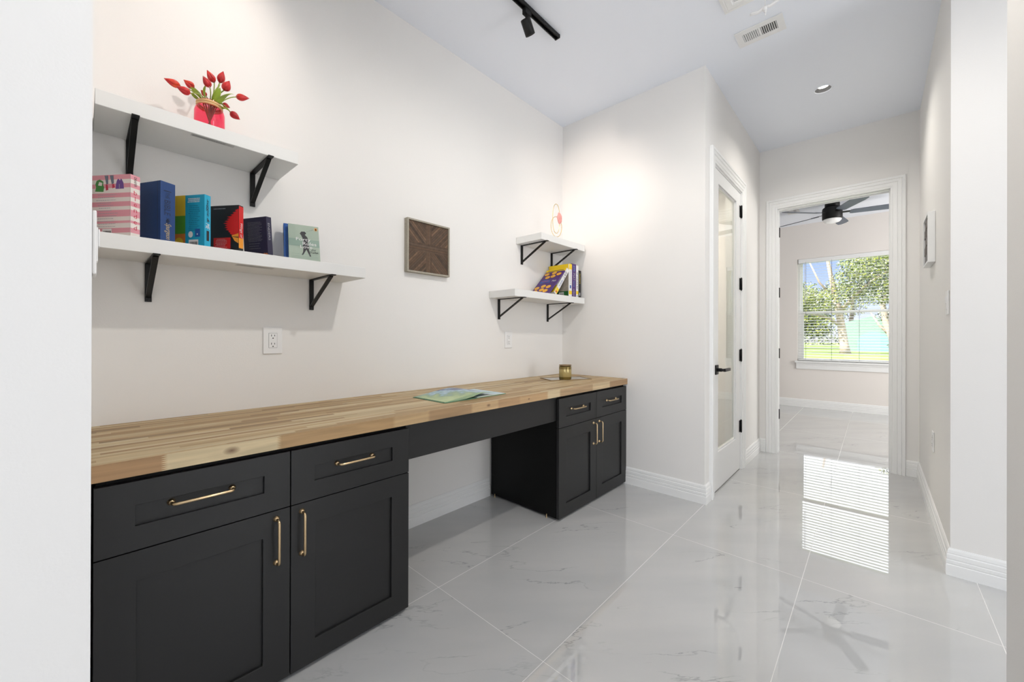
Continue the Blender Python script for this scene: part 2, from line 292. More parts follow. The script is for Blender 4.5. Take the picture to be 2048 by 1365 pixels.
# ------------------------------------------------------------------ mesh builder
class MB:
    def __init__(s): s.v = []; s.f = []; s.m = []; s.mats = []; s.sm = []
    def mi(s, mat):
        if mat is None: mat = s.mats[0] if s.mats else 'trim'
        if mat not in s.mats: s.mats.append(mat)
        return s.mats.index(mat)
    def add(s, vs, fs, mat, smooth=False, T=None):
        k = len(s.v); i = s.mi(mat)
        for p in vs:
            p = Vector(p)
            if T is not None: p = T @ p
            s.v.append(p)
        for f in fs: s.f.append([k + a for a in f]); s.m.append(i); s.sm.append(smooth)
    def box(s, x0, x1, y0, y1, z0, z1, mat, T=None, faces=None):
        if x1 < x0: x0, x1 = x1, x0
        if y1 < y0: y0, y1 = y1, y0
        if z1 < z0: z0, z1 = z1, z0
        vs = [(x0, y0, z0), (x1, y0, z0), (x1, y1, z0), (x0, y1, z0), (x0, y0, z1), (x1, y0, z1), (x1, y1, z1), (x0, y1, z1)]
        fs = [(0, 3, 2, 1), (4, 5, 6, 7), (0, 1, 5, 4), (1, 2, 6, 5), (2, 3, 7, 6), (3, 0, 4, 7)]
        s.add(vs, fs, mat, T=T)
        return s
    def prism(s, prof, a, b, mat, T=None):
        """profile = list of points (closed, 2-D callable -> 3-D), extruded from a to b by function"""
        n = len(prof); vs = [a(p) for p in prof] + [b(p) for p in prof]
        fs = [[i, (i + 1) % n, n + (i + 1) % n, n + i] for i in range(n)] + [list(range(n))[::-1], list(range(n, 2 * n))]
        s.add(vs, fs, mat, T=T)
        return s
    def tube(s, pts, r, mat, n=10, closed=False, T=None, flat=None):
        pts = [Vector(p) for p in pts]; m = len(pts); rs = r if isinstance(r, (list, tuple)) else [r] * m
        vs = []; up = None
        for i, p in enumerate(pts):
            if closed: t = pts[(i + 1) % m] - pts[i - 1]
            else: t = pts[min(i + 1, m - 1)] - pts[max(i - 1, 0)]
            t.normalize()
            if up is None: up = t.orthogonal().normalized()
            up = (up - t * up.dot(t)).normalized(); sd = t.cross(up)
            for k in range(n):
                a = 2 * math.pi * k / n
                vs.append(p + (up * math.cos(a) + sd * math.sin(a)) * rs[i])
        fs = []
        L = m if closed else m - 1
        for i in range(L):
            j = (i + 1) % m
            for k in range(n): fs.append((i * n + k, i * n + (k + 1) % n, j * n + (k + 1) % n, j * n + k))
        if not closed: fs.append(list(range(n))[::-1]); fs.append([(m - 1) * n + k for k in range(n)])
        s.add(vs, fs, mat, True, T)
        return s
    def lathe(s, prof, mat, n=32, T=None, c=(0, 0), smooth=True, caps=True):
        vs = []
        for r, z in prof:
            for k in range(n):
                a = 2 * math.pi * k / n; vs.append((c[0] + r * math.cos(a), c[1] + r * math.sin(a), z))
        fs = [(i * n + k, i * n + (k + 1) % n, (i + 1) * n + (k + 1) % n, (i + 1) * n + k) for i in range(len(prof) - 1) for k in range(n)]
        if caps and prof[0][0] > 1e-6: fs.append(list(range(n))[::-1])
        if caps and prof[-1][0] > 1e-6: fs.append([(len(prof) - 1) * n + k for k in range(n)])
        s.add(vs, fs, mat, smooth, T)
        return s
    def build(s, name, parent=None, loc=None, bevel=0.0, seg=2, origin=None, rot=None):
        me = bpy.data.meshes.new(name)
        org = Vector(origin) if origin is not None else Vector((0, 0, 0))
        me.from_pydata([tuple(p - org) for p in s.v], [], s.f)
        for m in s.mats: me.materials.append(MAT[m])
        me.polygons.foreach_set('material_index', s.m); me.polygons.foreach_set('use_smooth', s.sm)
        me.update()
        o = bpy.data.objects.new(name, me); C.objects.link(o)
        if parent is not None: o.parent = parent
        o.location = Vector(loc) if loc is not None else org
        if rot: o.rotation_euler = rot
        if any(s.sm):
            pass
        if bevel:
            bv = o.modifiers.new('bevel', 'BEVEL'); bv.width = bevel; bv.segments = seg; bv.limit_method = 'ANGLE'; bv.angle_limit = R(40)
        return o
def ring_frame(mb, P, u0, u1, v0, v1, a0, a1, b0, b1, d0, d1, mat):
    """one-piece rectangular frame: outer u0..u1 x v0..v1, opening a0..a1 x b0..b1, depth d0..d1"""
    O = [(u0, v0), (u1, v0), (u1, v1), (u0, v1)]; I = [(a0, b0), (a1, b0), (a1, b1), (a0, b1)]
    vs = [P(u, v, d0) for u, v in O] + [P(u, v, d0) for u, v in I] + [P(u, v, d1) for u, v in O] + [P(u, v, d1) for u, v in I]; fs = []
    for i in range(4):
        j = (i + 1) % 4
        fs += [(i, j, 4 + j, 4 + i), (8 + i, 12 + i, 12 + j, 8 + j), (i, 8 + i, 8 + j, j), (4 + i, 4 + j, 12 + j, 12 + i)]
    mb.add(vs, fs, mat)
def tag(o, label=None, cat=None, group=None, kind=None):
    if label: o['label'] = label
    if cat: o['category'] = cat
    if group: o['group'] = group
    if kind: o['kind'] = kind
    return o
def empty(name, loc=(0, 0, 0), rot=0.0):
    o = bpy.data.objects.new(name, None); C.objects.link(o); o.location = loc; o.rotation_euler = (0, 0, rot); o.empty_display_size = 0.05
    return o
def struct(o): o['kind'] = 'structure'; return o

# text -> flat 2-D glyph mesh
_tc = {}
def glyphs(txt, shear=0.0):
    key = (txt, shear)
    if key not in _tc:
        cu = bpy.data.curves.new('t', 'FONT'); cu.body = txt; cu.shear = shear; cu.resolution_u = 3
        to = bpy.data.objects.new('t', cu); C.objects.link(to)
        dg = bpy.context.evaluated_depsgraph_get(); dg.update()
        me = bpy.data.meshes.new_from_object(to.evaluated_get(dg))
        vs = [(v.co.x, v.co.y) for v in me.vertices]; fs = [list(p.vertices) for p in me.polygons]
        bpy.data.objects.remove(to); bpy.data.meshes.remove(me)
        xs = [v[0] for v in vs]; ys = [v[1] for v in vs]
        x0, x1, y0, y1 = min(xs), max(xs), min(ys), max(ys)
        _tc[key] = ([((x - x0) / (x1 - x0), (y - y0) / (y1 - y0)) for x, y in vs], fs)
    return _tc[key]
def put_text(mb, txt, mat, P, u0, v0, u1, v1, rot=0, shear=0.0):
    """P maps (u, v) to 3-D; the text fills the rectangle. rot=-90 reads downwards"""
    vs, fs = glyphs(txt, shear)
    out = []
    for a, b in vs:
        if rot == 0: u, v = a, b
        elif rot == -90: u, v = b, 1 - a
        else: u, v = 1 - b, a
        out.append(P(u0 + (u1 - u0) * u, v0 + (v1 - v0) * v))
    mb.add(out, fs, mat)
def put_poly(mb, pts, mat, P): mb.add([P(u, v) for u, v in pts], [list(range(len(pts)))], mat)
def put_rect(mb, u0, v0, u1, v1, mat, P): put_poly(mb, [(u0, v0), (u1, v0), (u1, v1), (u0, v1)], mat, P)
def put_oval(mb, cu, cv, ru, rv, mat, P, n=20): put_poly(mb, [(cu + ru * math.cos(2 * math.pi * k / n), cv + rv * math.sin(2 * math.pi * k / n)) for k in range(n)], mat, P)

def lines(mb, P, u0, u1, v1, n, dv, hgt, mat, seed=1, indent=0, ragged=.35):
    rnd = random.Random(seed)
    for i in range(n):
        v = v1 - i * dv; b = u1 - rnd.random() * (u1 - u0) * ragged; u = u0 + (rnd.random() * indent)
        while u < b:
            l = rnd.uniform(.003, .008); put_rect(mb, u, v - hgt, min(u + l, b), v, mat, P); u += l + .0016

# ------------------------------------------------------------------ room dimensions
YL, XB, YH, YR, XF, XR, XW, ZC = 2.06, 2.903, 0.863, -0.271, 4.654, 2.856, 8.09, 3.03
XA = 0.010      # alcove's left side
XP = 1.743      # near corner on the right
T = 0.12
DX0, DX1, DZ = 3.095, 3.90, 2.425          # door on the hall's left wall
D0, D1, DZ2 = -0.120, 0.740, 2.456          # opening in the far wall
WY0, WY1, WZ0, WZ1 = -0.27, 0.955, 0.765, 2.455  # bedroom window

def slab(name, *boxes, mat='wall'):
    mb = MB()
    for b in boxes: mb.box(*b, mat)
    return struct(mb.build(name))
# floor and ceiling
fm = MB(); fm.box(-4.6, XW + T, -3.6, 4.4, -0.06, 0, 'floor'); struct(fm.build('floor'))
cm = MB(); LX, LY, LR = 3.782, .290, .0515
for b in ((-4.6, LX - .1, -3.6, 4.4), (LX + .1, XW + T, -3.6, 4.4), (LX - .1, LX + .1, -3.6, LY - .1), (LX - .1, LX + .1, LY + .1, 4.4)): cm.box(*b, ZC, ZC + 0.2, 'ceil')
cm.box(LX - .1, LX + .1, LY - .1, LY + .1, ZC + .1, ZC + .2, 'ceil')
vs = []; n_ = 48
for k in range(n_):
    a = 2 * math.pi * k / n_; c_, s_ = math.cos(a), math.sin(a); q = .1 / max(abs(c_), abs(s_)); vs += [(LX + LR * c_, LY + LR * s_, ZC), (LX + q * c_, LY + q * s_, ZC)]
cm.add(vs, [(2 * k, 2 * ((k + 1) % n_), 2 * ((k + 1) % n_) + 1, 2 * k + 1) for k in range(n_)], 'ceil')
struct(cm.build('ceiling'))
slab('wall_left', (XA, XB + T, YL, YL + T, 0, ZC))
slab('wall_left_wing', (-4.6, XA, 1.05, YL + T, 0, ZC))
slab('wall_back', (XB, XB + T - 0.02, YH, YL, 0, ZC))
slab('wall_hall_left', (XB + T - 0.02, DX0, YH, YH + T, 0, ZC), (DX1, XF, YH, YH + T, 0, ZC), (DX0, DX1, YH, YH + T, DZ, ZC))
slab('wall_far', (XF, XF + T, D1, 4.2, 0, ZC), (XF, XF + T, -3.5, D0, 0, ZC), (XF, XF + T, D0, D1, DZ2, ZC))
slab('wall_right', (XR, XF, YR - 0.14, YR, 0, ZC), (XR, XR + T, -3.5, YR - 0.14, 0, ZC))
slab('wall_right_near', (1.2, XP, YR - 0.14, YR, 0, ZC))
slab('wall_south', (-4.6, XF + T, -3.62, -3.5, 0, ZC))
slab('wall_west', (-4.72, -4.6, -3.62, YL + T, 0, ZC))
# closet behind the glass door
slab('wall_closet', (XB + T - 0.02, XF, 2.0, 2.0 + T, 0, ZC))
# bedroom
slab('wall_bedroom_window', (XW, XW + T, -2.5, WY0, 0, ZC), (XW, XW + T, WY1, 4.4, 0, ZC), (XW, XW + T, WY0, WY1, 0, WZ0), (XW, XW + T, WY0, WY1, WZ1, ZC), mat='bedwall')
slab('wall_bedroom_left', (XF + T, XW + T, 4.2, 4.4, 0, ZC), mat='bedwall')
slab('wall_bedroom_right', (XF + T, XW + T, -2.5, -2.35, 0, ZC), mat='bedwall')

# baseboards
BB = [(0, 0), (0.016, 0), (0.016, 0.052), (0.013, 0.056), (0.015, 0.060), (0.015, 0.074), (0.012, 0.078), (0.014, 0.082), (0.0135, 0.100), (0.0095, 0.105), (0.011, 0.109), (0.009, 0.122), (0.004, 0.130), (0, 0.130)]
def baseboard(name, a, b, nrm, mat='trim', e0=0, e1=0):
    """from a to b (xy) on a wall whose face normal is nrm; e = mitre (+ outside corner, - inside)"""
    a = Vector((*a, 0)); b = Vector((*b, 0)); n = Vector((*nrm, 0)); d = (b - a).normalized()
    mb = MB()
    mb.prism(BB, lambda p: a + n * p[0] - d * p[0] * e0 + Vector((0, 0, p[1])), lambda p: b + n * p[0] + d * p[0] * e1 + Vector((0, 0, p[1])), mat)
    return struct(mb.build(name))
baseboard('baseboard_left', (0.93, YL), (1.995, YL), (0, -1))
baseboard('baseboard_back', (XB, 1.475), (XB, YH), (-1, 0), e1=1)
baseboard('baseboard_hall_left', (XB, YH), (3.005, YH), (0, -1), e0=1)
baseboard('baseboard_hall_left_far', (4.0, YH), (XF, YH), (0, -1), e1=-1)
baseboard('baseboard_far_left', (XF, YH), (XF, 0.806), (-1, 0), e0=-1)
baseboard('baseboard_far_right', (XF, -0.191), (XF, YR), (-1, 0), e1=-1)
baseboard('baseboard_right', (XF, YR), (XR, YR), (0, 1), e0=-1, e1=1)
baseboard('baseboard_recess', (XR, YR), (XR, -3.5), (-1, 0), e0=1)
baseboard('baseboard_bedroom', (XW, 4.2), (XW, -2.35), (-1, 0))

# casings: stepped moulding swept round an opening
CS = [(0, 0), (0, 0.010), (0.010, 0.013), (0.014, 0.011), (0.018, 0.015), (0.040, 0.017), (0.044, 0.014), (0.048, 0.019), (0.066, 0.021), (0.070, 0.017), (0.074, 0.023), (0.090, 0.023), (0.093, 0.018), (0.093, 0)]
def casing(name, a0, a1, zt, P):
    """P(along, out, z)"""
    mb = MB(); n = len(CS); rings = []
    for kx, kz in ((-1, 0), (-1, 1), (1, 1), (1, 0)):
        ring = []
        for o, d in CS:
            x = (a0 - o) if kx < 0 else (a1 + o)
            ring.append(P(x, d, (zt + o) if kz else 0.0))
        rings.append(ring)
    vs = [v for r_ in rings for v in r_]; fs = []
    for i in range(3):
        for k in range(n): fs.append((i * n + k, i * n + (k + 1) % n, (i + 1) * n + (k + 1) % n, (i + 1) * n + k))
    fs += [list(range(n))[::-1], [3 * n + k for k in range(n)]]
    mb.add(vs, fs, 'trim')
    return struct(mb.build(name))
casing('trim_1', DX0 + 0.005, DX1 - 0.005, DZ - 0.005, lambda a, o, z: (a, YH - o, z))
casing('trim_2', -0.097, 0.711, 2.424, lambda a, o, z: (XF - o, a, z))
casing('trim_3', -0.097, 0.711, 2.424, lambda a, o, z: (XF + T + o, a, z))

def hinge_mb(x, y, z, ax):
    mb = MB()
    mb.lathe([(0.0075, z - 0.05), (0.0075, z + 0.05)], 'black', 12, c=(x, y))
    for q in (-0.0535, 0.0535): mb.lathe([(0.0, z + q - 0.0035), (0.0055, z + q - 0.002), (0.0055, z + q + 0.002), (0.0, z + q + 0.0035)], 'black', 10, c=(x, y))
    return mb
# door 1: white door with a full glass pane, closed
d1 = struct(empty('door_1', ((DX0 + DX1) / 2, YH + 0.02, 0)))
def rel(o, root):
    return o
def child(mb, name, root, **kw):
    """mesh given in world coordinates, parented to an unrotated root"""
    o = mb.build(name, origin=kw.pop('origin', None), **kw)
    w = o.location.copy(); o.parent = root; o.location = w - root.location
    return o
sx0, sx1 = DX0 + 0.022, DX1 - 0.022
gx0, gx1, gz0, gz1 = 3.228, 3.748, 0.287, 2.305
mb = MB(); y0, y1 = YH + 0.002, YH + 0.040
ring_frame(mb, lambda u, v, d: (u, d, v), sx0, sx1, 0.010, 2.402, gx0, gx1, gz0, gz1, y0, y1, 'trim')
for a, b in (((gx0, gx0 + .012), (gz0, gz1)), ((gx1 - .012, gx1), (gz0, gz1)), ((gx0, gx1), (gz0, gz0 + .012)), ((gx0, gx1), (gz1 - .012, gz1))):
    mb.box(a[0], a[1], y0 + 0.010, y1 - 0.010, b[0], b[1], 'trim')
child(mb, 'door_slab', d1, bevel=0.002)
mb = MB(); mb.box(gx0 + .006, gx1 - .006, YH + 0.018, YH + 0.022, gz0 + .006, gz1 - .006, 'doorglass')
child(mb, 'glass_pane', d1)
mb = MB(); mb.box(DX0, DX0 + .019, YH, YH + T, 0, DZ, 'trim'); mb.box(DX1 - .019, DX1, YH, YH + T, 0, DZ, 'trim'); mb.box(DX0 + .019, DX1 - .019, YH, YH + T, DZ - .019, DZ, 'trim')
mb.box(DX0 + .019, DX0 + .031, YH + .045, YH + .08, 0, DZ - .019, 'trim'); mb.box(DX1 - .031, DX1 - .019, YH + .045, YH + .08, 0, DZ - .019, 'trim')
child(mb, 'door_frame', d1)
for z in (2.245, 1.615, 0.995, 0.378):
    hb = hinge_mb(sx1 + 0.003, YH - 0.007, z, 0)
    hb.box(sx1 - 0.03, sx1 + 0.001, YH - 0.001, YH + 0.0025, z - .05, z + .05, 'black'); hb.box(sx1 + 0.004, sx1 + 0.019, YH - 0.001, YH + 0.0025, z - .05, z + .05, 'black')
    child(hb, 'hinge', d1)
hx, hz = 3.172, 0.910
mb = MB(); mb.box(hx - .033, hx + .033, YH - .008, YH + 0.003, hz - .035, hz + .035, 'black')
rose = child(mb, 'door_handle', d1, bevel=0.002)
mb = MB(); Th = Matrix.Translation((hx, YH - .008, hz)) @ Matrix.Rotation(R(90), 4, 'X')
mb.lathe([(0.013, 0), (0.013, 0.030), (0.010, 0.032), (0.010, 0.050)], 'black', 20, T=Th)
mb.box(hx - .012, hx + .125, YH - .066, YH - .050, hz - .011, hz + .011, 'black')
o = mb.build('lever'); o.parent = rose; o.location = (-rose.location.x - d1.location.x, -rose.location.y - d1.location.y, -rose.location.z)
bv = o.modifiers.new('b', 'BEVEL'); bv.width = 0.003; bv.segments = 2; bv.limit_method = 'ANGLE'

# door 2: open doorway to the bedroom; jamb with hinges
d2 = struct(empty('door_2', (XF + 0.06, (D0 + D1) / 2, 0)))
mb = MB(); mb.box(XF, XF + T, D0, D0 + .019, 0, DZ2, 'trim'); mb.box(XF, XF + T, D1 - .019, D1, 0, DZ2, 'trim'); mb.box(XF, XF + T, D0 + .019, D1 - .019, DZ2 - .019, DZ2, 'trim')
mb.box(XF + .035, XF + .075, D1 - .031, D1 - .019, 0, DZ2 - .019, 'trim'); mb.box(XF + .035, XF + .075, D0 + .019, D0 + .031, 0, DZ2 - .019, 'trim'); mb.box(XF + .035, XF + .075, D0 + .03, D1 - .03, DZ2 - .031, DZ2 - .019, 'trim')
child(mb, 'door_frame', d2)
for z in (2.215, 1.605, 0.990, 0.375):
    hb = MB(); hb.box(XF + T - .028, XF + T + .004, D1 - .0215, D1 - .0185, z - .05, z + .05, 'black')
    hb.lathe([(0.0075, z - .05), (0.0075, z + .05)], 'black', 12, c=(XF + T + .006, D1 - .025))
    child(hb, 'hinge', d2)

# ------------------------------------------------------------------ bedroom window
w1 = struct(empty('window_1', (XW + 0.05, (WY0 + WY1) / 2, WZ0)))
mb = MB(); xw = XW + 0.07
def frame(mb, y0, y1, z0, z1, w, xa, xb, mat='trim'):
    ring_frame(mb, lambda u, v, d: (d, u, v), y0, y1, z0, z1, y0 + w, y1 - w, z0 + w, z1 - w, xa, xb, mat)
ring_frame(mb, lambda u, v, d: (d, u, v), WY0, WY1, WZ0, WZ1, WY0 + .035, WY1 - .035, WZ0 + .012, WZ1 - .035, XW + .055, XW + .115, 'trim')
child(mb, 'window_frame', w1)
mb = MB(); ring_frame(mb, lambda u, v, d: (d, u, v), WY0 + .035, WY1 - .035, WZ0 + .012, 1.585, WY0 + .083, WY1 - .083, WZ0 + .034, 1.540, XW + .06, XW + .085, 'trim'); child(mb, 'lower_sash', w1)
mb = MB(); frame(mb, WY0 + .035, WY1 - .035, 1.545, WZ1 - .03, 0.030, XW + .088, XW + .11); child(mb, 'upper_sash', w1)
mb = MB(); mb.box(XW + .070, XW + .074, WY0 + .05, WY1 - .05, WZ0 + .02, 1.56, 'glass'); mb.box(XW + .097, XW + .101, WY0 + .05, WY1 - .05, 1.57, WZ1 - .05, 'glass'); child(mb, 'pane', w1)
mb = MB()
mb.box(XW - .045, XW + .06, WY0 - .03, WY1 + .03, WZ0 - .03, WZ0, 'trim'); mb.box(XW - .020, XW, WY0 - .015, WY1 + .015, WZ0 - .135, WZ0 - .03, 'trim'); mb.box(XW - .027, XW, WY0 - .015, WY1 + .015, WZ0 - .06, WZ0 - .03, 'trim')
child(mb, 'window_sill', w1, bevel=0.004)
# blinds
bl = tag(empty('window_blind', (XW + 0.02, (WY0 + WY1) / 2, WZ1)), 'white horizontal slat blind hanging open over the bedroom window', 'blind')
by0, by1 = WY0 + .012, WY1 - .012
mb = MB(); mb.box(XW + .0, XW + .05, by0, by1, WZ1 - .07, WZ1 - .002, 'trim'); child(mb, 'head_rail', bl, bevel=.003)
mb = MB(); ns = 36; zt = WZ1 - .085; zb = WZ0 + .04
for i in range(ns):
    z = zt + (zb - zt) * i / (ns - 1)
    q = R(6); dx, dz = .024 * math.cos(q), .024 * math.sin(q)
    c = (XW + .025, z)
    mb.prism([(-1, -1), (1, -1), (1, 1), (-1, 1)], lambda p: (c[0] + dx * p[0], by0 + .003, c[1] + dz * p[0] + .0020 * p[1]), lambda p: (c[0] + dx * p[0], by1 - .003, c[1] + dz * p[0] + .0020 * p[1]), 'trim')
sl = child(mb, 'blind_slats', bl); sl['kind'] = 'stuff'
mb = MB(); mb.box(XW + .002, XW + .048, by0 + .003, by1 - .003, WZ0 + .008, WZ0 + .026, 'trim'); child(mb, 'bottom_rail', bl, bevel=.003)
for i in range(4):
    yy = by0 + .1 + (by1 - by0 - .2) * i / 3
    mb = MB()
    for xx in (XW + .0, XW + .05): mb.tube([(xx, yy, WZ0 + .02), (xx, yy, WZ1 - .05)], 0.0012, 'slot_lt', 6)
    child(mb, 'ladder_cord', bl)
mb = MB(); mb.tube([(XW - .006, by1 - .09, 1.72), (XW - .006, by1 - .09, WZ1 - .07)], 0.004, 'trim', 8); child(mb, 'tilt_wand', bl)

# ------------------------------------------------------------------ desk: worktop, cabinets, apron
MAT['shadowgap'] = MAT['cabin']
ZT0, ZT1, YC = 0.780, 0.824, 1.433
mb = MB()
mb.add([(XA + .004, YC, ZT0), (XB - .002, YC, ZT0), (XB - .002, YL - .001, ZT0), (XA + .004, YL - .001, ZT0), (XA + .004, YC, ZT1), (XB - .002, YC, ZT1), (XB - .002, YL - .001, ZT1), (XA + .004, YL - .001, ZT1)],
       [(0, 3, 2, 1), (4, 5, 6, 7), (2, 3, 7, 6)], 'woodtop')
mb.add([(XA + .004, YC, ZT0), (XB - .002, YC, ZT0), (XB - .002, YC, ZT1), (XA + .004, YC, ZT1)], [(0, 1, 2, 3)], 'woodedge')
mb.add([(XA + .004, YC, ZT0), (XA + .004, YL - .001, ZT0), (XA + .004, YL - .001, ZT1), (XA + .004, YC, ZT1)], [(0, 3, 2, 1)], 'woodedge')
mb.add([(XB - .002, YC, ZT0), (XB - .002, YL - .001, ZT0), (XB - .002, YL - .001, ZT1), (XB - .002, YC, ZT1)], [(0, 1, 2, 3)], 'woodedge')
wt = tag(mb.build('worktop'), 'long butcher block wood worktop lying across both black base cabinets', 'worktop')

YF = 1.440
def shaker(x0, x1, z0, z1, rail, name, root):
    mb = MB(); ya, yb = YF, YF + .019; r = rail
    rz = min(r, .064) if (z1 - z0) < .3 else r
    ring_frame(mb, lambda u, v, d: (u, ya + d, v), x0, x1, z0, z1, x0 + r, x1 - r, z0 + rz, z1 - rz, 0, .019, 'cab')
    mb.box(x0 + r - .003, x1 - r + .003, ya + .009, yb - .002, z0 + rz - .003, z1 - rz + .003, 'cab')
    return child(mb, name, root, bevel=0.0012)
def pull(a, b, root, part):
    """arched bar pull between two points on the front, standing off by 30 mm"""
    a = Vector(a); b = Vector(b); d = (b - a).normalized(); n = Vector((0, -1, 0)); L = (b - a).length
    pts = [a, a + n * .018]
    for k in range(1, 6):
        t = R(90) * k / 5; pts.append(a + n * (.018 + .012 * math.sin(t)) + d * .012 * (1 - math.cos(t)))
    for k in range(4, -1, -1):
        t = R(90) * k / 5; pts.append(b + n * (.018 + .012 * math.sin(t)) - d * .012 * (1 - math.cos(t)))
    pts.append(b)
    mb = MB(); mb.tube(pts, 0.0042, 'brass', 12)
    for e in (a, b):
        mb.lathe([(0.0, 0), (0.0095, 0), (0.0095, 0.0025), (0.0062, 0.006), (0.0045, 0.010)], 'brass', 18, T=Matrix.Translation(e) @ Matrix.Rotation(R(90), 4, 'X'))
    o = mb.build('handle')
    o.parent = part; o.location = -(part.location + root.location)
    return o
def cabinet(x0, xm, x1, label, cx):
    root = tag(empty('base_cabinet', ((x0 + x1) / 2, 1.75, 0)), label, 'cabinet')
    mb = MB(); yb = YL - .018
    xa, xb = x0 + .004, x1 - .002
    mb.box(xa, xa + .016, 1.465, yb, .012, .772, 'cabin'); mb.box(xb - .016, xb, 1.465, yb, .012, .772, 'cabin')
    mb.box(xa + .016, xb - .016, yb - .008, yb, .012, .772, 'cabin'); mb.box(xa + .016, xb - .016, 1.465, yb - .008, .012, .028, 'cabin')
    mb.box(xa + .016, xb - .016, 1.465, yb - .008, .756, .772, 'cabin'); mb.box(xm - .009, xm + .009, 1.467, yb - .008, .028, .756, 'cabin')
    mb.box(xa + .016, xm - .009, 1.467, yb - .01, .570, .586, 'cabin'); mb.box(xm + .009, xb - .016, 1.467, yb - .01, .570, .586, 'cabin')
    mb.box(xa + .02, xb - .02, 1.50, 1.96, .772, .7795, 'cabin')
    child(mb, 'carcass', root, bevel=.0008)
    for fx in (xa - .0050, xb - .04):
        for fy in (1.535, 2.0):
            hf = .024 if fx < xa else .0115
            m2 = MB(); m2.lathe([(0.0048, 0.0), (0.0048, 0.004), (0.0035, 0.005), (0.0035, hf)], 'brass', 12, c=(fx, fy)); child(m2, 'levelling_foot', root)
    for a, b in ((x0, xm - .0015), (xm + .0015, x1)):
        dr = shaker(a, b, .581, .764, .076, 'drawer', root); c = (a + b) / 2
        pull((c - .070 + (-.006 if a == x0 else 0), YF + .009, .685), (c + .066, YF + .009, .685), root, dr)
        do = shaker(a, b, .014, .578, .079, 'door', root)
        hx = (b - .041) if a == x0 else (a + .034)
        pull((hx, YF, .409), (hx, YF, .552), root, do)
    return root
cabinet(0.018, 0.4715, 0.927, 'black shaker base cabinet at the near left end of the desk', 0)
cabinet(1.998, 2.4465, 2.897, 'black shaker base cabinet in the corner at the far end of the desk', 0)
mb = MB(); mb.box(.925, 2.0, 1.462, 1.480, .625, .7795, 'cab')
tag(mb.build('apron_panel', bevel=.001), 'black apron board under the worktop spanning between the two cabinets', 'panel')

# ------------------------------------------------------------------ shelves and brackets
MAT['sticker'] = plain('printed_sticker', (.56, .56, .55), .5); MAT['ink_grey_light'] = plain('sticker_print', (.25, .25, .25), .6)
def shelf(x0, x1, z0, z1, label, y0=1.808, sticker=None):
    mb = MB(); mb.box(x0, x1, y0, YL - .001, z0, z1, 'shelf')
    o = tag(mb.build('floating_shelf', bevel=.0015), label, 'shelf')
    if sticker:
        m2 = MB(); a, b, c_, d_ = sticker; m2.box(a, b, c_, d_, z0 - .0004, z0 + .0002, 'sticker')
        P = lambda u, v: (u, v, z0 - .0008)
        for k in range(4): lines(m2, P, a + .004, b - .004, c_ + .010 + k * (d_ - c_ - .012) / 4, 1, .01, .002, 'ink_grey_light', 20 + k, 0, .2)
        m2.build('label_sticker', parent=o, loc=(0, 0, 0))
    return o
shelf(.022, .618, 1.882, 1.932, 'short white shelf high on the left holding the tulips', sticker=(.262, .392, 1.812, 1.836))
shelf(.022, .922, 1.431, 1.481, 'long white shelf on the left holding a spread row of books', sticker=(.405, .535, 1.826, 1.866))
shelf(2.283, 2.871, 1.873, 1.924, 'short white shelf high in the far corner under the gold loop ornament')
shelf(1.993, 2.871, 1.430, 1.480, 'longer white shelf in the far corner holding the study books')
def bracket(xc, z, label, w=.020):
    root = tag(empty('shelf_bracket', (xc, YL, z)), label, 'bracket')
    a, b = xc - w / 2, xc + w / 2; t = .0045; yf = 1.795
    z = z - .0005
    mb = MB(); mb.box(a, b, yf, YL - .001, z - t, z, 'black'); child(mb, 'shelf_arm', root, bevel=.001)
    mb = MB(); mb.box(a, b, YL - .001 - t * 1.6, YL - .001, z - .150, z - t, 'black')
    mb.lathe([(0.0, 0), (.004, 0), (.004, .002), (0, .003)], 'slot', 10, T=Matrix.Translation((xc, YL - .001 - t * 1.6, z - .142)) @ Matrix.Rotation(R(90), 4, 'X'))
    child(mb, 'wall_arm', root, bevel=.001)
    mb = MB(); p0 = Vector((0, yf + .030, z - t)); p1 = Vector((0, YL - .006, z - .132)); d = (p1 - p0).normalized(); n = Vector((0, -d.z, d.y)) * .004
    wi = w * .42
    mb.prism([p0 + n, p1 + n, p1 - n, p0 - n], lambda p: (xc - wi, p.y, p.z), lambda p: (xc + wi, p.y, p.z), 'black'); child(mb, 'brace', root, bevel=.001)
    return root
bracket(.115, 1.882, 'black bracket under the tulip shelf, the one at its left end')
bracket(.512, 1.882, 'black bracket under the tulip shelf, the one at its right end')
bracket(.168, 1.431, 'black bracket under the long left shelf below the blue books')
bracket(.765, 1.431, 'black bracket under the long left shelf near its free right end')
bracket(2.347, 1.873, 'black bracket under the high corner shelf at its left end', .022)
bracket(2.738, 1.873, 'black bracket under the high corner shelf just above the study books', .022)
bracket(2.091, 1.430, 'black bracket under the lower corner shelf at its left end')
bracket(2.684, 1.430, 'black bracket under the lower corner shelf nearest the room corner')

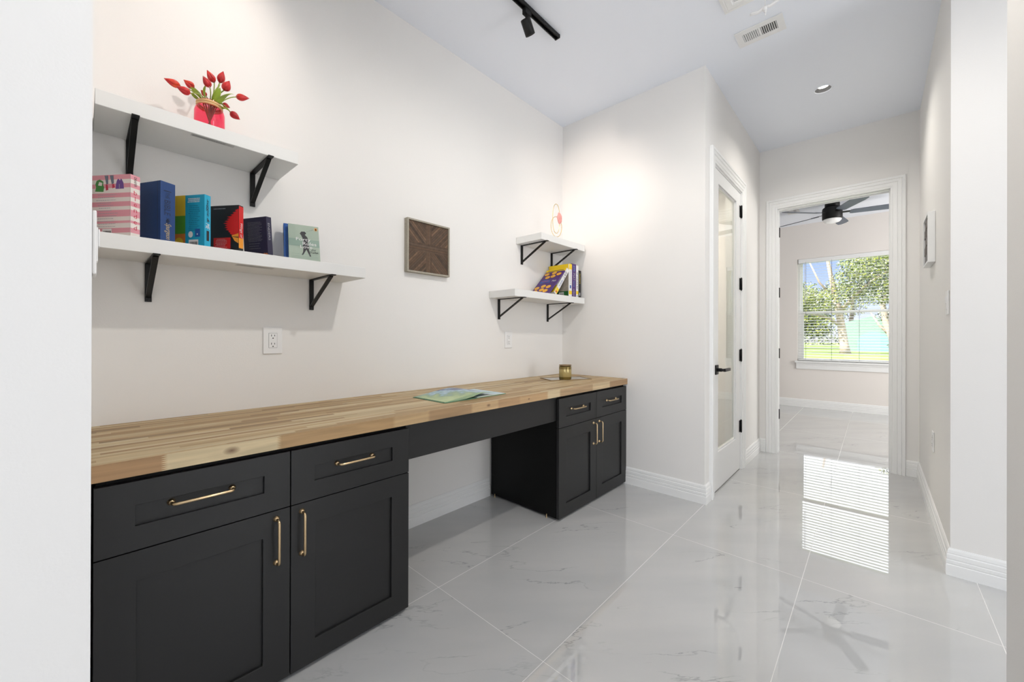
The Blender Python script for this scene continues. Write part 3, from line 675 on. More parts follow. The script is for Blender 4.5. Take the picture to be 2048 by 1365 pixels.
# ------------------------------------------------------------------ track light, recessed lights, ceiling fittings
tl = tag(empty('track_rail', (1.3, 1.458, ZC)), 'black lighting track fixed to the white ceiling above the desk', 'track light')
mb = MB(); mb.box(.25, 1.998, 1.441, 1.448, ZC - .022, ZC - .001, 'black'); mb.box(.25, 1.998, 1.468, 1.475, ZC - .022, ZC - .001, 'black'); mb.box(.25, 1.998, 1.448, 1.468, ZC - .006, ZC - .001, 'slot'); mb.box(1.990, 1.999, 1.440, 1.476, ZC - .023, ZC - .001, 'black')
child(mb, 'rail', tl, bevel=.0015)
def head(x, d, power, label, ang=70, blend=.6):
    root = tag(empty('track_spotlight', (x, 1.458, ZC - .022)), label, 'spotlight')
    mb = MB(); mb.box(x - .024, x + .026, 1.444, 1.472, ZC - .055, ZC - .020, 'black'); child(mb, 'adapter', root, bevel=.004)
    j = Vector((x, 1.458, ZC - .062)); d = Vector(d).normalized(); side = Vector((-d.z, 0, d.x)).normalized() * (-.020)
    mb = MB(); mb.lathe([(.010, ZC - .060), (.010, ZC - .053)], 'black', 16, c=(x, 1.458)); mb.tube([j + Vector((0, 0, .006)), j, j + d * .012 + side * .5], .007, 'black'); child(mb, 'swivel', root)
    q = d.to_track_quat('Z', 'Y').to_matrix().to_4x4(); Tm = Matrix.Translation(j + side + d * .006) @ q
    mb = MB(); mb.lathe([(0, 0), (.026, 0), (.0285, .003), (.0285, .080), (.026, .082), (.024, .080), (.022, .060), (0, .058)], 'black', 32, T=Tm); child(mb, 'lamp_body', root)
    mb = MB(); mb.lathe([(0, .060), (.020, .060), (.020, .063), (0, .064)], 'bulb', 24, T=Tm); child(mb, 'lens', root)
    lp = j + d * .12
    lamp('SPOT', 'track_lamp', lp, power, WARM, lp + d, spot_size=R(ang), spot_blend=blend, shadow_soft_size=.025)
    return root
head(1.700, (.60, .02, -.80), 6, 'black cylinder spotlight on the ceiling track, the one in view', 80)
head(1.10, (1.80, .30, -.66), 30, 'black cylinder spotlight on the track aimed at the far corner', 44, 1.0)
head(.52, (-.32, .62, -.70), 6, 'black cylinder spotlight on the track aimed at the tulips', 100, 1.0)
MAT['baffle'] = plain('grey_baffle', (0.16, 0.16, 0.16), .35, .6)
def downlight(x, y, power, label, ang=150, r=.03):
    root = tag(empty('recessed_light', (x, y, ZC)), label, 'ceiling light')
    mb = MB(); mb.lathe([(.0505, ZC + .010), (.0505, ZC - .002), (.054, ZC - .003), (.064, ZC - .0015), (.065, ZC - .0004)], 'ceil', 48, c=(x, y), caps=False); child(mb, 'trim_ring', root)
    mb = MB(); mb.lathe([(.0500, ZC + .001), (.048, ZC + .008), (.036, ZC + .022), (.031, ZC + .025)], 'baffle', 48, c=(x, y), caps=False); child(mb, 'reflector', root)
    mb = MB(); mb.lathe([(.033, ZC + .0235), (.020, ZC + .021), (0, ZC + .020)], 'bulb', 32, c=(x, y)); child(mb, 'lens', root)
    lamp('SPOT', 'recessed_lamp', (x, y, ZC - .03), power, NEUT, (x, y, 0), spot_size=R(ang), spot_blend=1.0, shadow_soft_size=r)
    return root
downlight(3.782, .290, 18, 'small round recessed light in the hall ceiling')
lamp('SPOT', 'recessed_lamp', (1.25, .26, ZC - .03), 34, NEUT, (1.25, .26, 0), spot_size=R(175), spot_blend=.45, shadow_soft_size=.03)
lamp('SPOT', 'closet_lamp', (3.7, 1.4, ZC - .03), 40, WARM, (3.7, 1.4, 0), spot_size=R(150), spot_blend=.6, shadow_soft_size=.06)

def vent(name, x0, x1, y0, y1, label, nsl=8):
    root = tag(empty(name, ((x0 + x1) / 2, (y0 + y1) / 2, ZC)), label, 'vent')
    bx, by = (x1 - x0) * .245, .036; mb = MB(); zt, zb = ZC - .001, ZC - .006
    ring_frame(mb, lambda u, v, d: (u, v, d), x0, x1, y0, y1, x0 + bx, x1 - bx, y0 + by, y1 - by, zb, zt, 'vent')
    ym = (y0 + y1) / 2; mb.box(x0 + bx, x1 - bx, ym - .006, ym + .006, zb, zt, 'vent')
    child(mb, 'vent_frame', root, bevel=.001)
    mb = MB(); mb.box(x0 + bx, x1 - bx, y0 + by, y1 - by, ZC - .0012, ZC - .0006, 'dark'); child(mb, 'duct_shade', root)  # dark sheet painted in for the shade inside the duct
    for (a, b, s) in ((y0 + by, ym - .006, -1), (ym + .006, y1 - by, 1)):
        for i in range(nsl):
            y = a + (b - a) * (i + .5) / nsl
            mb = MB(); mb.prism([(-.0035 * s, 0), (-.0015 * s, 0), (.0035 * s, -.0045), (.0015 * s, -.0045)], lambda p: (x0 + bx, y + p[0], ZC - .0013 + p[1]), lambda p: (x1 - bx, y + p[0], ZC - .0013 + p[1]), 'vent'); child(mb, 'louver', root)
    return root
vent('ceiling_vent', 2.725, 2.880, .395, .645, 'white metal ceiling vent in front of the recessed hall light')
vent('ceiling_vent', 6.985, 7.30, .82, .975, 'white metal vent on the bedroom ceiling behind the fan blades', 6)
mb = MB()
ah = tag(empty('attic_hatch', (1.9, .2, ZC)), 'white framed attic hatch panel at the top edge of the ceiling', 'hatch')
hx0, hx1, hy0, hy1 = 1.15, 2.516, -.06, .641
HP = [(0, 0), (0, .006), (.016, .009), (.020, .006), (.024, .010), (.050, .012), (.054, .008), (.060, .007), (.060, 0)]
rings = []
for kx, ky in ((0, 0), (1, 0), (1, 1), (0, 1)):
    rings.append([((hx1 - o) if kx else (hx0 + o), (hy1 - o) if ky else (hy0 + o), ZC - .0005 - d) for o, d in HP])
n = len(HP); vs = [v for r_ in rings for v in r_]; fs = [(i * n + k, i * n + (k + 1) % n, ((i + 1) % 4) * n + (k + 1) % n, ((i + 1) % 4) * n + k) for i in range(4) for k in range(n)]
mb.add(vs, fs, 'trim'); child(mb, 'hatch_frame', ah)
mb = MB(); mb.box(hx0 + .062, hx1 - .062, hy0 + .062, hy1 - .062, ZC - .004, ZC - .0005, 'trim'); child(mb, 'hatch_panel', ah, bevel=.001)
pc = tag(empty('pull_cord', (2.446, .43, ZC)), 'white cord with a curved white handle hanging from the attic hatch', 'cord')
mb = MB(); mb.tube([(2.446, .43, ZC - .004), (2.446, .43, 2.905)], .0022, 'plate', 8); mb.tube([(2.446, .43, 2.90), (2.449, .428, 2.885), (2.447, .43, 2.862)], .0028, 'plate', 8)
mb.lathe([(0, 2.889), (.006, 2.886), (.006, 2.880), (0, 2.876)], 'plate', 12, c=(2.448, .429)); child(mb, 'cord', pc)
mb = MB(); hd = Vector((.06, -.99, 0)).normalized(); pts = []; rr = []
for k in range(13):
    t = -1 + 2 * k / 12; pts.append(Vector((2.446, .432, 2.898)) + hd * .068 * t + Vector((0, 0, .010 * t - .012 * math.cos(t * 3.3) * (abs(t) > .45) * abs(t) + (.006 if abs(t) < .25 else 0)))); rr.append(.0075 if abs(t) < .9 else .0062)
mb.tube(pts, rr, 'plate', 12); mb.lathe([(0, 2.884), (.010, 2.888), (.012, 2.898), (.009, 2.910), (0, 2.914)], 'plate', 16, c=(2.446, .432)); child(mb, 'handle', pc)

# ceiling fan in the bedroom
fx, fy = 7.0, .435
cf = tag(empty('ceiling_fan', (fx, fy, ZC)), 'black ceiling fan with slate blades and white light in the bedroom', 'fan')
mb = MB(); mb.lathe([(.0, ZC - .001), (.080, ZC - .001), (.083, ZC - .035), (.083, ZC - .070), (.072, ZC - .075), (.072, ZC - .085)], 'black', 40, c=(fx, fy)); child(mb, 'canopy', cf)
mb = MB(); mb.lathe([(0, ZC - .08), (.100, ZC - .082), (.110, ZC - .095), (.112, ZC - .12), (.112, ZC - .235), (.104, ZC - .245), (0, ZC - .245)], 'black', 48, c=(fx, fy)); child(mb, 'motor_housing', cf)
mb = MB(); mb.lathe([(.101, ZC - .243), (.101, ZC - .258), (.082, ZC - .280), (.05, ZC - .291), (0, ZC - .294)], 'fanlens', 48, c=(fx, fy)); child(mb, 'light_lens', cf)
for k in range(5):
    Tm = Matrix.Translation((fx, fy, ZC - .165)) @ Matrix.Rotation(R(137 + 72 * k), 4, 'Z') @ Matrix.Rotation(R(-13), 4, 'X')
    mb = MB()
    out = [(.19, -.045), (.22, -.058), (.60, -.070), (.68, -.066), (.715, -.030), (.72, .030), (.69, .060), (.60, .066), (.22, .055), (.19, .045)]
    mb.prism(out, lambda p: (p[0], p[1], -.003), lambda p: (p[0], p[1], .003), 'blade', T=Tm); child(mb, 'blade', cf, bevel=.001)
    mb = MB(); mb.box(.11, .26, -.022, .022, .003, .009, 'black', T=Tm); child(mb, 'blade_arm', cf, bevel=.001)

# ------------------------------------------------------------------ outlets and switches
def outlet(x, z, label, s=1.0, on_y=YL, nrm=-1, w=.080, h=.124):
    root = tag(empty('power_outlet', (x, on_y, z)), label, 'outlet')
    y = on_y + nrm * .0005; yo = y + nrm * .006
    mb = MB(); mb.box(x - w / 2, x + w / 2, y, yo, z - h / 2, z + h / 2, 'plate'); child(mb, 'cover_plate', root, bevel=.003)
    mb = MB(); ym = yo + nrm * .0015
    mb.box(x - .0175, x + .0175, yo - nrm * .002, yo + nrm * .0002, z - .0345, z + .0345, 'slot_lt')
    mb.box(x - .0165, x + .0165, yo - nrm * .002, ym, z - .0335, z + .0335, 'plate')
    for dz in (.019, -.019):
        for dx, hh in ((-.0065, .0045), (.0065, .0038)): mb.box(x + dx - .0012, x + dx + .0012, ym - nrm * .001, ym + nrm * .0003, z + dz + .004 - hh, z + dz + .004 + hh, 'slot')
        mb.lathe([(0, 0), (.0027, 0), (.0027, .0015), (0, .0015)], 'slot', 12, T=Matrix.Translation((x, ym - nrm * .001, z + dz - .0085)) @ Matrix.Rotation(R(90 if nrm < 0 else -90), 4, 'X'))
    child(mb, 'receptacle', root)
    return root
outlet(.595, 1.130, 'white wall outlet below the long left bookshelf')
outlet(2.196, 1.127, 'white wall outlet below the far corner shelves')
outlet(3.58, .507, 'white outlet low on the right hall wall', on_y=YR, nrm=1)
def rocker(name, P, label, w=.076, h=.120):
    root = tag(empty(name, P(0, 0, 0)), label, 'light switch')
    def bx(mb, a0, a1, d0, d1, z0, z1, mat):
        q0 = Vector(P(a0, d0, z0)); q1 = Vector(P(a1, d1, z1)); mb.box(q0.x, q1.x, q0.y, q1.y, q0.z, q1.z, mat)
    mb = MB(); bx(mb, -w / 2, w / 2, .0005, .0065, -h / 2, h / 2, 'plate'); child(mb, 'cover_plate', root, bevel=.0025)
    mb = MB(); bx(mb, -.0165, .0165, .005, .0085, -.033, .033, 'plate'); bx(mb, -.013, .013, .0085, .0110, -.004, .030, 'plate'); child(mb, 'rocker', root, bevel=.0015)
    return root
rocker('light_switch', lambda a, d, z: (XA + d, 1.115 + a, 1.326 + z), 'white light switch on the left wall edge, seen almost edge-on')
rocker('light_switch', lambda a, d, z: (2.935 + a, YR + d, 1.327 + z), 'white light switch on the right hall wall near the corner')

# ------------------------------------------------------------------ wall art
wa = tag(empty('wood_wall_art', (1.447, YL, 1.695)), 'square starburst wood wall art in a pale grey frame above the desk', 'wall art')
ax0, ax1, az0, az1 = 1.290, 1.604, 1.535, 1.855
mb = MB(); fw = .010
ring_frame(mb, lambda u, v, d: (u, d, v), ax0, ax1, az0, az1, ax0 + fw, ax1 - fw, az0 + fw, az1 - fw, 2.025, YL - .001, 'artframe')
child(mb, 'picture_frame', wa, bevel=.0008)
mb = MB(); mb.box(ax0 + fw, ax1 - fw, 2.034, 2.050, az0 + fw, az1 - fw, 'star'); child(mb, 'wood_mosaic', wa, origin=(1.447, 2.04, 1.695))
ra = tag(empty('framed_picture', (3.62, YR, 1.77)), 'white framed box picture hanging on the right hall wall', 'picture')
mb = MB(); px0, px1, pz0, pz1 = 3.50, 3.80, 1.615, 1.925; yy = YR + .034
ring_frame(mb, lambda u, v, d: (u, d, v), px0, px1, pz0, pz1, px0 + .012, px1 - .012, pz0 + .012, pz1 - .012, YR + .001, yy, 'trim')
child(mb, 'picture_frame', ra, bevel=.001)
MAT['bwtile'] = plain('grey_photo_tiles', (.13, .11, .10), .5, scale=25, var=.7)
mb = MB(); mb.box(px0 + .012, px1 - .012, YR + .004, YR + .020, pz0 + .012, pz1 - .012, 'slot')
for i in range(3):
    for k in range(5):
        w_, h_ = (px1 - px0 - .03) / 3, (pz1 - pz0 - .03) / 5
        xa = px0 + .015 + i * w_; za = pz0 + .015 + k * h_
        mb.box(xa + .002, xa + w_ - .002, YR + .019, YR + .026 + .003 * ((i + k) % 2), za + .002, za + h_ - .002, 'bwtile')
child(mb, 'mosaic_panel', ra)

# ------------------------------------------------------------------ books
def col(name, c, rough=.45, **k):
    if name not in MAT: MAT[name] = plain(name, c, rough, **k)
    return name
K = col('ink_black', (.012, .012, .014)); WH = col('ink_white', (.78, .78, .77)); 
PK = col('jacket_pink', (.70, .30, .35)); CR = col('jacket_cream', (.76, .71, .66)); RD = col('ink_crimson', (.50, .02, .06))
GN = col('ink_green', (.04, .24, .04)); PU = col('ink_purple', (.13, .05, .25)); JN = col('ink_denim', (.13, .16, .21))
BL = col('cloth_blue', (.008, .045, .17), .55, bump=.2, scale=400); DB = col('stamp_dark_blue', (.006, .018, .06)); GD = col('stamp_gold', (.50, .40, .20), .35)
TQ = col('jacket_turquoise', (.015, .36, .56)); YE = col('panel_yellow', (.74, .50, .02)); GR = col('panel_green', (.08, .32, .02)); OR = col('panel_orange', (.62, .18, .02))
RE = col('jacket_red', (.62, .012, .012)); OG = col('feather_orange', (.85, .33, .03)); NV = col('jacket_navy', (.018, .016, .05)); EM = col('ember_orange', (.45, .14, .03))
SG = col('jacket_sage', (.37, .45, .37), var=.12, scale=12); SD = col('sage_dark', (.26, .36, .30)); SK = col('silhouette', (.03, .03, .035)); MB_ = col('ocean_blue', (.02, .10, .36)); SKY = col('pale_blue', (.12, .38, .70))
VI = col('jacket_violet', (.075, .025, .16)); YL2 = col('jacket_yellow', (.86, .60, .01)); GY = col('photo_grey', (.34, .30, .25), var=.4, scale=40); DG = col('jacket_dark_green', (.01, .10, .02)); ORG = col('ink_orange', (.72, .27, .03)); INK = col('ink_grey', (.35, .35, .38)); FL = col('skin_tone', (.62, .38, .28)); BAR = col('label_white', (.74, .74, .72))

def book(label, loc, rot, t, w, h, base, spine=None, art=None, lean=0.0, spine_left=False, group=None, soft=False, name='book'):
    """origin: bottom of the edge shared by the visible cover (x=0) and the spine (y=0)"""
    root = tag(empty(name, loc), label, 'book', group)
    root.rotation_euler = (Matrix.Rotation(rot, 4, 'Z') @ Matrix.Rotation(lean, 4, 'Y')).to_euler()
    c = .0012 if soft else .0028
    mb = MB(); sp = spine or base; i = 0 if soft else .003
    ys = w - c if spine_left else 0
    mb.box(0, c, 0, w, 0, h, base); mb.box(t - c, t, 0, w, 0, h, base)
    mb.box(c, t - c, ys, ys + c, 0, h, sp)
    e = .0004
    Pc = lambda u, v: (-e, w - u, v)
    if spine_left: Ps = lambda u, v: (t - u, w + e, v)
    else: Ps = lambda u, v: (u, -e, v)
    if spine: put_rect(mb, 0, 0, t, h, sp, Ps)
    e = .0007
    if art: art(mb, Pc, Ps)
    o = mb.build('cover', parent=root, loc=(0, 0, 0))
    pg = MB()
    if spine_left: pg.box(c, t - c, i, w - c, i, h - i, 'page')
    else: pg.box(c, t - c, c, w - i, i, h - i, 'page')
    pg.build('pages', parent=root, loc=(0, 0, 0))
    return root
def barcode(mb, P, u, v, w_, h_):
    put_rect(mb, u, v, u + w_, v + h_, BAR, P); P2 = lambda a, b: tuple(Vector(P(a, b)) + (Vector(P(a, b)) - Vector(P(a, b))))
    rnd = random.Random(4); x = u + w_ * .1
    while x < u + w_ * .9:
        l = rnd.uniform(.0005, .0014); put_rect(mb, x, v + h_ * .15, x + l, v + h_ * .7, K, lambda a, b: bump_out(P, a, b)); x += l + .0009
def bump_out(P, a, b, d=.0003):
    p = Vector(P(a, b)); q = (Vector(P(a + 1, b)) - p).cross(Vector(P(a, b + 1)) - p)
    return p + q.normalized() * d
def on(P, d=.0003): return lambda a, b: bump_out(P, a, b, d)

def art1(mb, C_, S_):
    w, h, t = .145, .206, .030
    bands = [(0, .012, CR), (.012, .028, PK), (.028, .044, CR), (.044, .052, PK), (.052, .066, CR), (.066, .088, PK), (.088, .100, CR), (.100, .116, PK), (.116, .130, CR), (.130, .145, PK), (.145, .162, CR), (.162, .176, PK), (.176, .190, CR), (.190, .206, PK)]
    for a, b, m in bands:
        put_rect(mb, 0, a, w, b, m, C_); put_rect(mb, 0, a, t, b, m, S_)
    P = on(C_); 
    put_poly(mb, [(.012, .152), (.044, .150), (.047, .166), (.043, .172), (.044, .184), (.030, .192), (.018, .188), (.013, .176), (.016, .166)], GN, P)
    put_poly(mb, [(.024, .172), (.038, .170), (.040, .180), (.028, .184)], CR, on(C_, .0006))
    put_poly(mb, [(.048, .204), (.062, .204), (.062, .176), (.055, .174)], JN, P); put_poly(mb, [(.068, .204), (.082, .204), (.084, .178), (.076, .174)], JN, P)
    put_poly(mb, [(.053, .174), (.060, .174), (.063, .156), (.053, .154)], RD, P); put_poly(mb, [(.077, .174), (.084, .176), (.088, .164), (.078, .160)], RD, P)
    put_poly(mb, [(.090, .158), (.122, .158), (.120, .178), (.113, .190), (.110, .192), (.107, .186), (.101, .192), (.096, .188), (.092, .176)], PU, P); put_rect(mb, .104, .160, .106, .174, INK, on(C_, .0006))
    lines(mb, P, .016, .100, .140, 13, .0088, .0018, INK, 3, .012)
    barcode(mb, P, .040, .004, .036, .022)
    for i, ch in enumerate('blended'):
        put_text(mb, ch, RD, on(S_), .0135 if ch == 'l' else .010, .140 - i * .0195, .0155 if ch == 'l' else .020, .154 - i * .0195 - (.0035 if ch in 'en' else 0))
    put_text(mb, 'DRAPER', K, on(S_), .011, .168, .019, .200, -90)
book('pink and cream striped hardback, first on the long left shelf', (.104, 1.818, 1.4812), R(36), .030, .145, .206, CR, None, art1)
def art2(mb, C_, S_):
    put_rect(mb, .125, 0, .127, .216, DB, C_)
    P = on(S_, .0002)
    put_rect(mb, .010, .183, .034, .186, DB, P); put_text(mb, 'THE', DB, P, .016, .158, .028, .180, -90); put_text(mb, 'BIBLE', DB, P, .012, .098, .031, .152, -90)
    put_text(mb, 'Story', DB, P, .014, .062, .030, .090, -90, .3)
    put_text(mb, 'Spurgeon', GD, P, .012, .012, .034, .070, -90, .4); put_poly(mb, [(.023, .070), (.030, .078), (.023, .088), (.016, .078)], DB, P)
book('thick plain blue clothbound hardback next to the pink striped book', (.182, 1.847, 1.4812), R(27), .047, .140, .216, BL, None, art2)
def art3(mb, C_, S_):
    w, h, t = .140, .201, .025
    put_rect(mb, 0, .124, .056, h, YE, C_); put_rect(mb, 0, .056, .056, .124, GR, C_); put_rect(mb, 0, 0, .056, .056, OR, C_)
    put_oval(mb, .028, .020, .020, .022, YE, on(C_))
    lines(mb, on(C_), .066, .124, .188, 3, .006, .003, WH, 5, .004, .1); lines(mb, on(C_), .070, .122, .160, 14, .007, .0014, DB, 6, .006, .25)
    put_rect(mb, .100, .042, .122, .072, MB_, on(C_)); put_oval(mb, .110, .052, .0025, .003, WH, on(C_, .0006)); put_oval(mb, .080, .052, .010, .012, WH, on(C_))
    barcode(mb, on(C_), .072, .006, .042, .026)
    put_text(mb, 'auggie &', K, on(S_), .006, .098, .019, .184, -90, .3); put_text(mb, 'ME', WH, on(S_), .005, .072, .020, .094, -90, .3); put_rect(mb, .008, .028, .018, .066, K, on(S_))
book('bright turquoise book with yellow and green panels and a barcode', (.306, 1.850, 1.4812), R(33), .025, .140, .201, TQ, None, art3)
def art4(mb, C_, S_):
    w, h, t = .135, .191, .022
    rnd = random.Random(9); 
    edge = [(.135, .176)]
    n = 14
    for i in range(n):
        v = .170 - i * .0085; k = math.sin(i / (n - 1) * math.pi); edge.append((.122 - .048 * k - rnd.random() * .008, v)); edge.append((.126 - .040 * k, v - .004))
    edge += [(.120, .055), (.135, .050)]
    P = on(C_, .0001)
    for i in range(len(edge) - 1):
        put_poly(mb, [edge[i], (.135, edge[i][1]), (.135, edge[i + 1][1]), edge[i + 1]], RE, C_)
    put_poly(mb, [(.104, .070), (.135, .078), (.135, .038), (.118, .048)], OG, on(C_, .0004)); put_poly(mb, [(.108, .066), (.135, .064), (.135, .060), (.110, .064)], K, on(C_, .0007))
    put_rect(mb, .024, .018, .100, .062, RE, on(C_)); lines(mb, on(C_, .0006), .030, .094, .057, 7, .0055, .0009, WH, 2, .01, .3)
    lines(mb, on(C_), .024, .082, .180, 1, .006, .003, INK, 8)
    put_rect(mb, 0, .045, t, h - .004, RE, on(S_, .0001)); put_rect(mb, 0, .020, t, .060, OG, on(S_, .0003)); put_text(mb, 'Wings of', WH, on(S_, .0006), .004, .060, .018, .120, -90, .3)
book('black book with a red feather splash on its cover', (.417, 1.863, 1.4812), R(35), .022, .135, .191, K, None, art4)
def art5(mb, C_, S_):
    lines(mb, C_, .025, .105, .146, 15, .0055, .0010, INK, 11, .004, .2); lines(mb, C_, .030, .100, .058, 3, .010, .0010, INK, 12)
    rnd = random.Random(3)
    for i in range(22):
        u = .030 + i * .0046; put_rect(mb, u, 0, u + .0046, .010 + rnd.random() * .008, EM, C_)
    put_text(mb, 'ENDERS', INK, S_, .006, .070, .015, .140, -90); lines(mb, lambda u, v: S_(.004 + v * 0 + u * 0 + .006, v), 0, .002, .05, 1, .01, .002, INK)
book('small dark navy book leaning against the black and red one', (.522, 1.866, 1.4822), R(26), .024, .128, .166, NV, None, art5, lean=R(-4), soft=True)
def art7(mb, C_, S_):
    put_rect(mb, 0, .075, .125, .115, SD, C_); P = on(C_); Q = on(C_, .0006)
    sil = [(.052, .158), (.066, .160), (.072, .152), (.070, .146), (.066, .142), (.076, .128), (.080, .110), (.076, .098), (.082, .074), (.080, .060), (.082, .044), (.088, .022), (.083, .020), (.074, .046), (.070, .058), (.062, .040), (.056, .026), (.050, .026), (.056, .042), (.058, .062), (.056, .080), (.060, .098), (.056, .122), (.052, .136), (.046, .146)]
    mbv = [P(u, v) for u, v in sil]; mb.add(mbv, [list(range(len(sil)))], SK)
    put_text(mb, 'Forty', WH, Q, .030, .100, .088, .122); put_text(mb, 'Rules', WH, Q, .056, .082, .112, .100); put_text(mb, 'Love', WH, Q, .046, .064, .094, .081)
    put_text(mb, 'Elif', K, Q, .090, .052, .110, .062, 0, .3); put_text(mb, 'Shafak', K, Q, .080, .038, .120, .050, 0, .3)
    put_oval(mb, .113, .180, .006, .009, OG, P); put_oval(mb, .113, .179, .003, .006, K, Q)
    rnd = random.Random(2)
    for i in range(16): put_rect(mb, .074 + i * .0018, .158 + i * .0011 + rnd.random() * .004, .0752 + i * .0018, .160 + i * .0011 + rnd.random() * .003, SK, P)
    for v in (.030, .018, .010): put_rect(mb, .012, v, .118, v + .0012, SD, P)
th = R(27)
t7, t6 = .022, .036
o7 = Vector((.730, 1.858, 1.4812 + t7 * math.sin(th)))
book('sage green paperback with a walking woman silhouette, leaning back', o7, R(75), t7, .125, .198, SG, None, art7, lean=th, spine_left=True, soft=True)
def art6(mb, C_, S_):
    put_rect(mb, 0, .110, t6, .198, NV, S_); put_rect(mb, 0, 0, t6, .110, MB_, S_); put_oval(mb, t6 * .4, .06, .008, .03, SKY, on(S_)); put_rect(mb, 0, 0, t6, .02, SKY, on(S_))
    put_text(mb, 'GHOST', WH, on(S_, .0006), .006, .042, .018, .112, -90)
s_ = (t7 + (t6 - t7) * math.sin(th) * math.sin(th)) / math.cos(th) + .0006
o6 = Vector((.730 + s_ * math.cos(R(75)) - .0145, 1.861 + s_ * math.sin(R(75)), 1.4812 + t6 * math.sin(th)))
book('blue book mostly hidden behind the sage green paperback', o6, R(75), t6, .127, .196, MB_, NV, art6, lean=th, spine_left=True, soft=True)

# the study books in the far corner
ZS = 1.4803
def artA(mb, C_, S_):
    put_rect(mb, 0, .210, .20, .270, YL2, C_); lines(mb, on(C_), .03, .17, .232, 1, .01, .008, K, 3, 0, 0); put_rect(mb, .0, .0, .20, .048, DG, C_); put_rect(mb, .0, .048, .20, .210, GY, C_); barcode(mb, on(C_), .105, .008, .05, .032)
    put_rect(mb, 0, .020, .042, .050, YL2, S_); put_rect(mb, .010, .004, .032, .018, WH, on(S_)); put_rect(mb, 0, .225, .042, .270, YL2, S_); put_rect(mb, .012, .070, .032, .095, MB_, S_)
    lines(mb, lambda u, v: S_(.014 + v * 0 + u * .1, v), 0, .1, .0, 0, .01, .001, K); put_text(mb, 'Mathematics 2', INK, S_, .014, .105, .030, .215, -90)
book('white and yellow study guide standing behind the leaning books', (2.688, 1.842, ZS), 0, .042, .205, .270, WH, WH, artA, soft=True, group=None)
def artB(mb, C_, S_):
    put_text(mb, 'PSAT', INK, S_, .014, .140, .046, .200, -90); put_text(mb, 'PRACTICE', SKY, S_, .020, .085, .036, .135, -90); put_text(mb, 'workbook', INK, S_, .016, .010, .046, .072, -90); put_text(mb, 'guide', SKY, S_, .02, .215, .044, .262, -90)
book('dark purple study guide between the two white ones', (2.7315, 1.842, ZS), 0, .060, .205, .277, VI, VI, artB, soft=True)
def artC(mb, C_, S_):
    put_text(mb, 'AP Calculus BC', K, S_, .007, .070, .026, .215, -90); put_rect(mb, 0, .028, .033, .056, YL2, S_); put_rect(mb, .01, .008, .024, .022, INK, S_)
book('white calculus study guide with a yellow band low on its spine', (2.793, 1.842, ZS), 0, .033, .205, .270, WH, WH, artC, soft=True)
def artD(mb, C_, S_):
    put_text(mb, 'PHYSICS', YL2, S_, .014, .120, .026, .205, -90); put_rect(mb, .010, .020, .028, .045, INK, S_)
book('short black book last in the far corner row', (2.828, 1.842, ZS), 0, .040, .190, .232, K, K, artD, soft=True)
def artE(mb, C_, S_):
    put_rect(mb, 0, .235, .20, .275, YL2, C_); lines(mb, on(C_), .02, .18, .262, 1, .01, .008, K, 3, 0, 0); put_rect(mb, 0, 0, .20, .08, YL2, C_)
    put_rect(mb, 0, .010, .033, .060, YL2, S_); put_rect(mb, .010, .014, .024, .030, RD, on(S_))
    put_text(mb, 'SAT', K, on(S_), .005, .168, .028, .245, -90, .25); put_text(mb, 'PREP BOOK', MB_, on(S_), .010, .080, .024, .150, -90, .2)
b40 = R(40)
book('white SAT study guide with a yellow foot, leaning to the right', (2.512 - .033 * math.cos(b40), 1.842, ZS + .033 * math.sin(b40)), 0, .033, .205, .275, WH, WH, artE, lean=b40, soft=True)
def artF(mb, C_, S_):
    for cu, cv in ((.035, .03), (.09, .05), (.03, .075), (.085, .095), (.135, .035), (.14, .085), (.06, .215), (.11, .225), (.155, .25), (.03, .26), (.10, .27)):
        put_oval(mb, cu, cv, .024, .020, ORG, on(C_)); put_oval(mb, cu, cv, .019, .015, YL2, on(C_, .0005)); put_oval(mb, cu, cv, .013, .009, ORG, on(C_, .0008)); put_oval(mb, cu + .003, cv + .002, .003, .003, WH, on(C_, .0011))
    put_poly(mb, [(.02, .13), (.07, .15), (.12, .14), (.11, .175), (.05, .185), (.02, .17)], MB_, on(C_)); put_rect(mb, .03, .16, .10, .167, RD, on(C_, .0006)); put_text(mb, 'Math', WH, on(C_, .0006), .135, .15, .175, .17)
f46 = R(46.5)
book('purple workbook with orange circles lying over the SAT guide', (2.424 - .010 * math.cos(f46), 1.842, ZS + .010 * math.sin(f46)), 0, .010, .190, .292, VI, VI, artF, lean=f46, soft=True)

# ------------------------------------------------------------------ gold loop ornament with a pink stone
lo = tag(empty('loop_ornament', (2.53, 1.85, 1.924)), 'gold wire loop ornament with pink stone on the high corner shelf', 'ornament')
MAT['pink'] = plain('rose_stone', (.72, .30, .27), .3, bump=.3, scale=60, var=.35)
MAT['gold'] = plain('polished_gold_wire', (.80, .58, .20), .2, 1.0)
mb = MB(); od = Vector((.97, -.22, 0)).normalized(); oc = Vector((2.522, 1.85, 0))
def oval(cx, zc, a, b, n=44, p=2.4):
    out = []
    for k in range(n):
        q = 2 * math.pi * k / n; c_, s__ = math.cos(q), math.sin(q)
        out.append(oc + od * (cx + a * math.copysign(abs(c_) ** (2 / p), c_)) + Vector((0, .0, zc + b * math.copysign(abs(s__) ** (2 / p), s__))))
    return out
mb.tube(oval(.000, 2.083, .036, .115, p=2.3), .0021, 'gold', 8, True); mb.tube([p + Vector((0, .006, 0)) for p in oval(.008, 2.021, .055, .079, p=2.1)], .0021, 'gold', 8, True)
mb.box(2.505, 2.557, 1.838, 1.872, 1.9242, 1.928, 'gold'); mb.tube([(2.530, 1.854, 1.927), (2.530, 1.854, 1.944)], .003, 'gold', 8)
child(mb, 'wire_loops', lo)
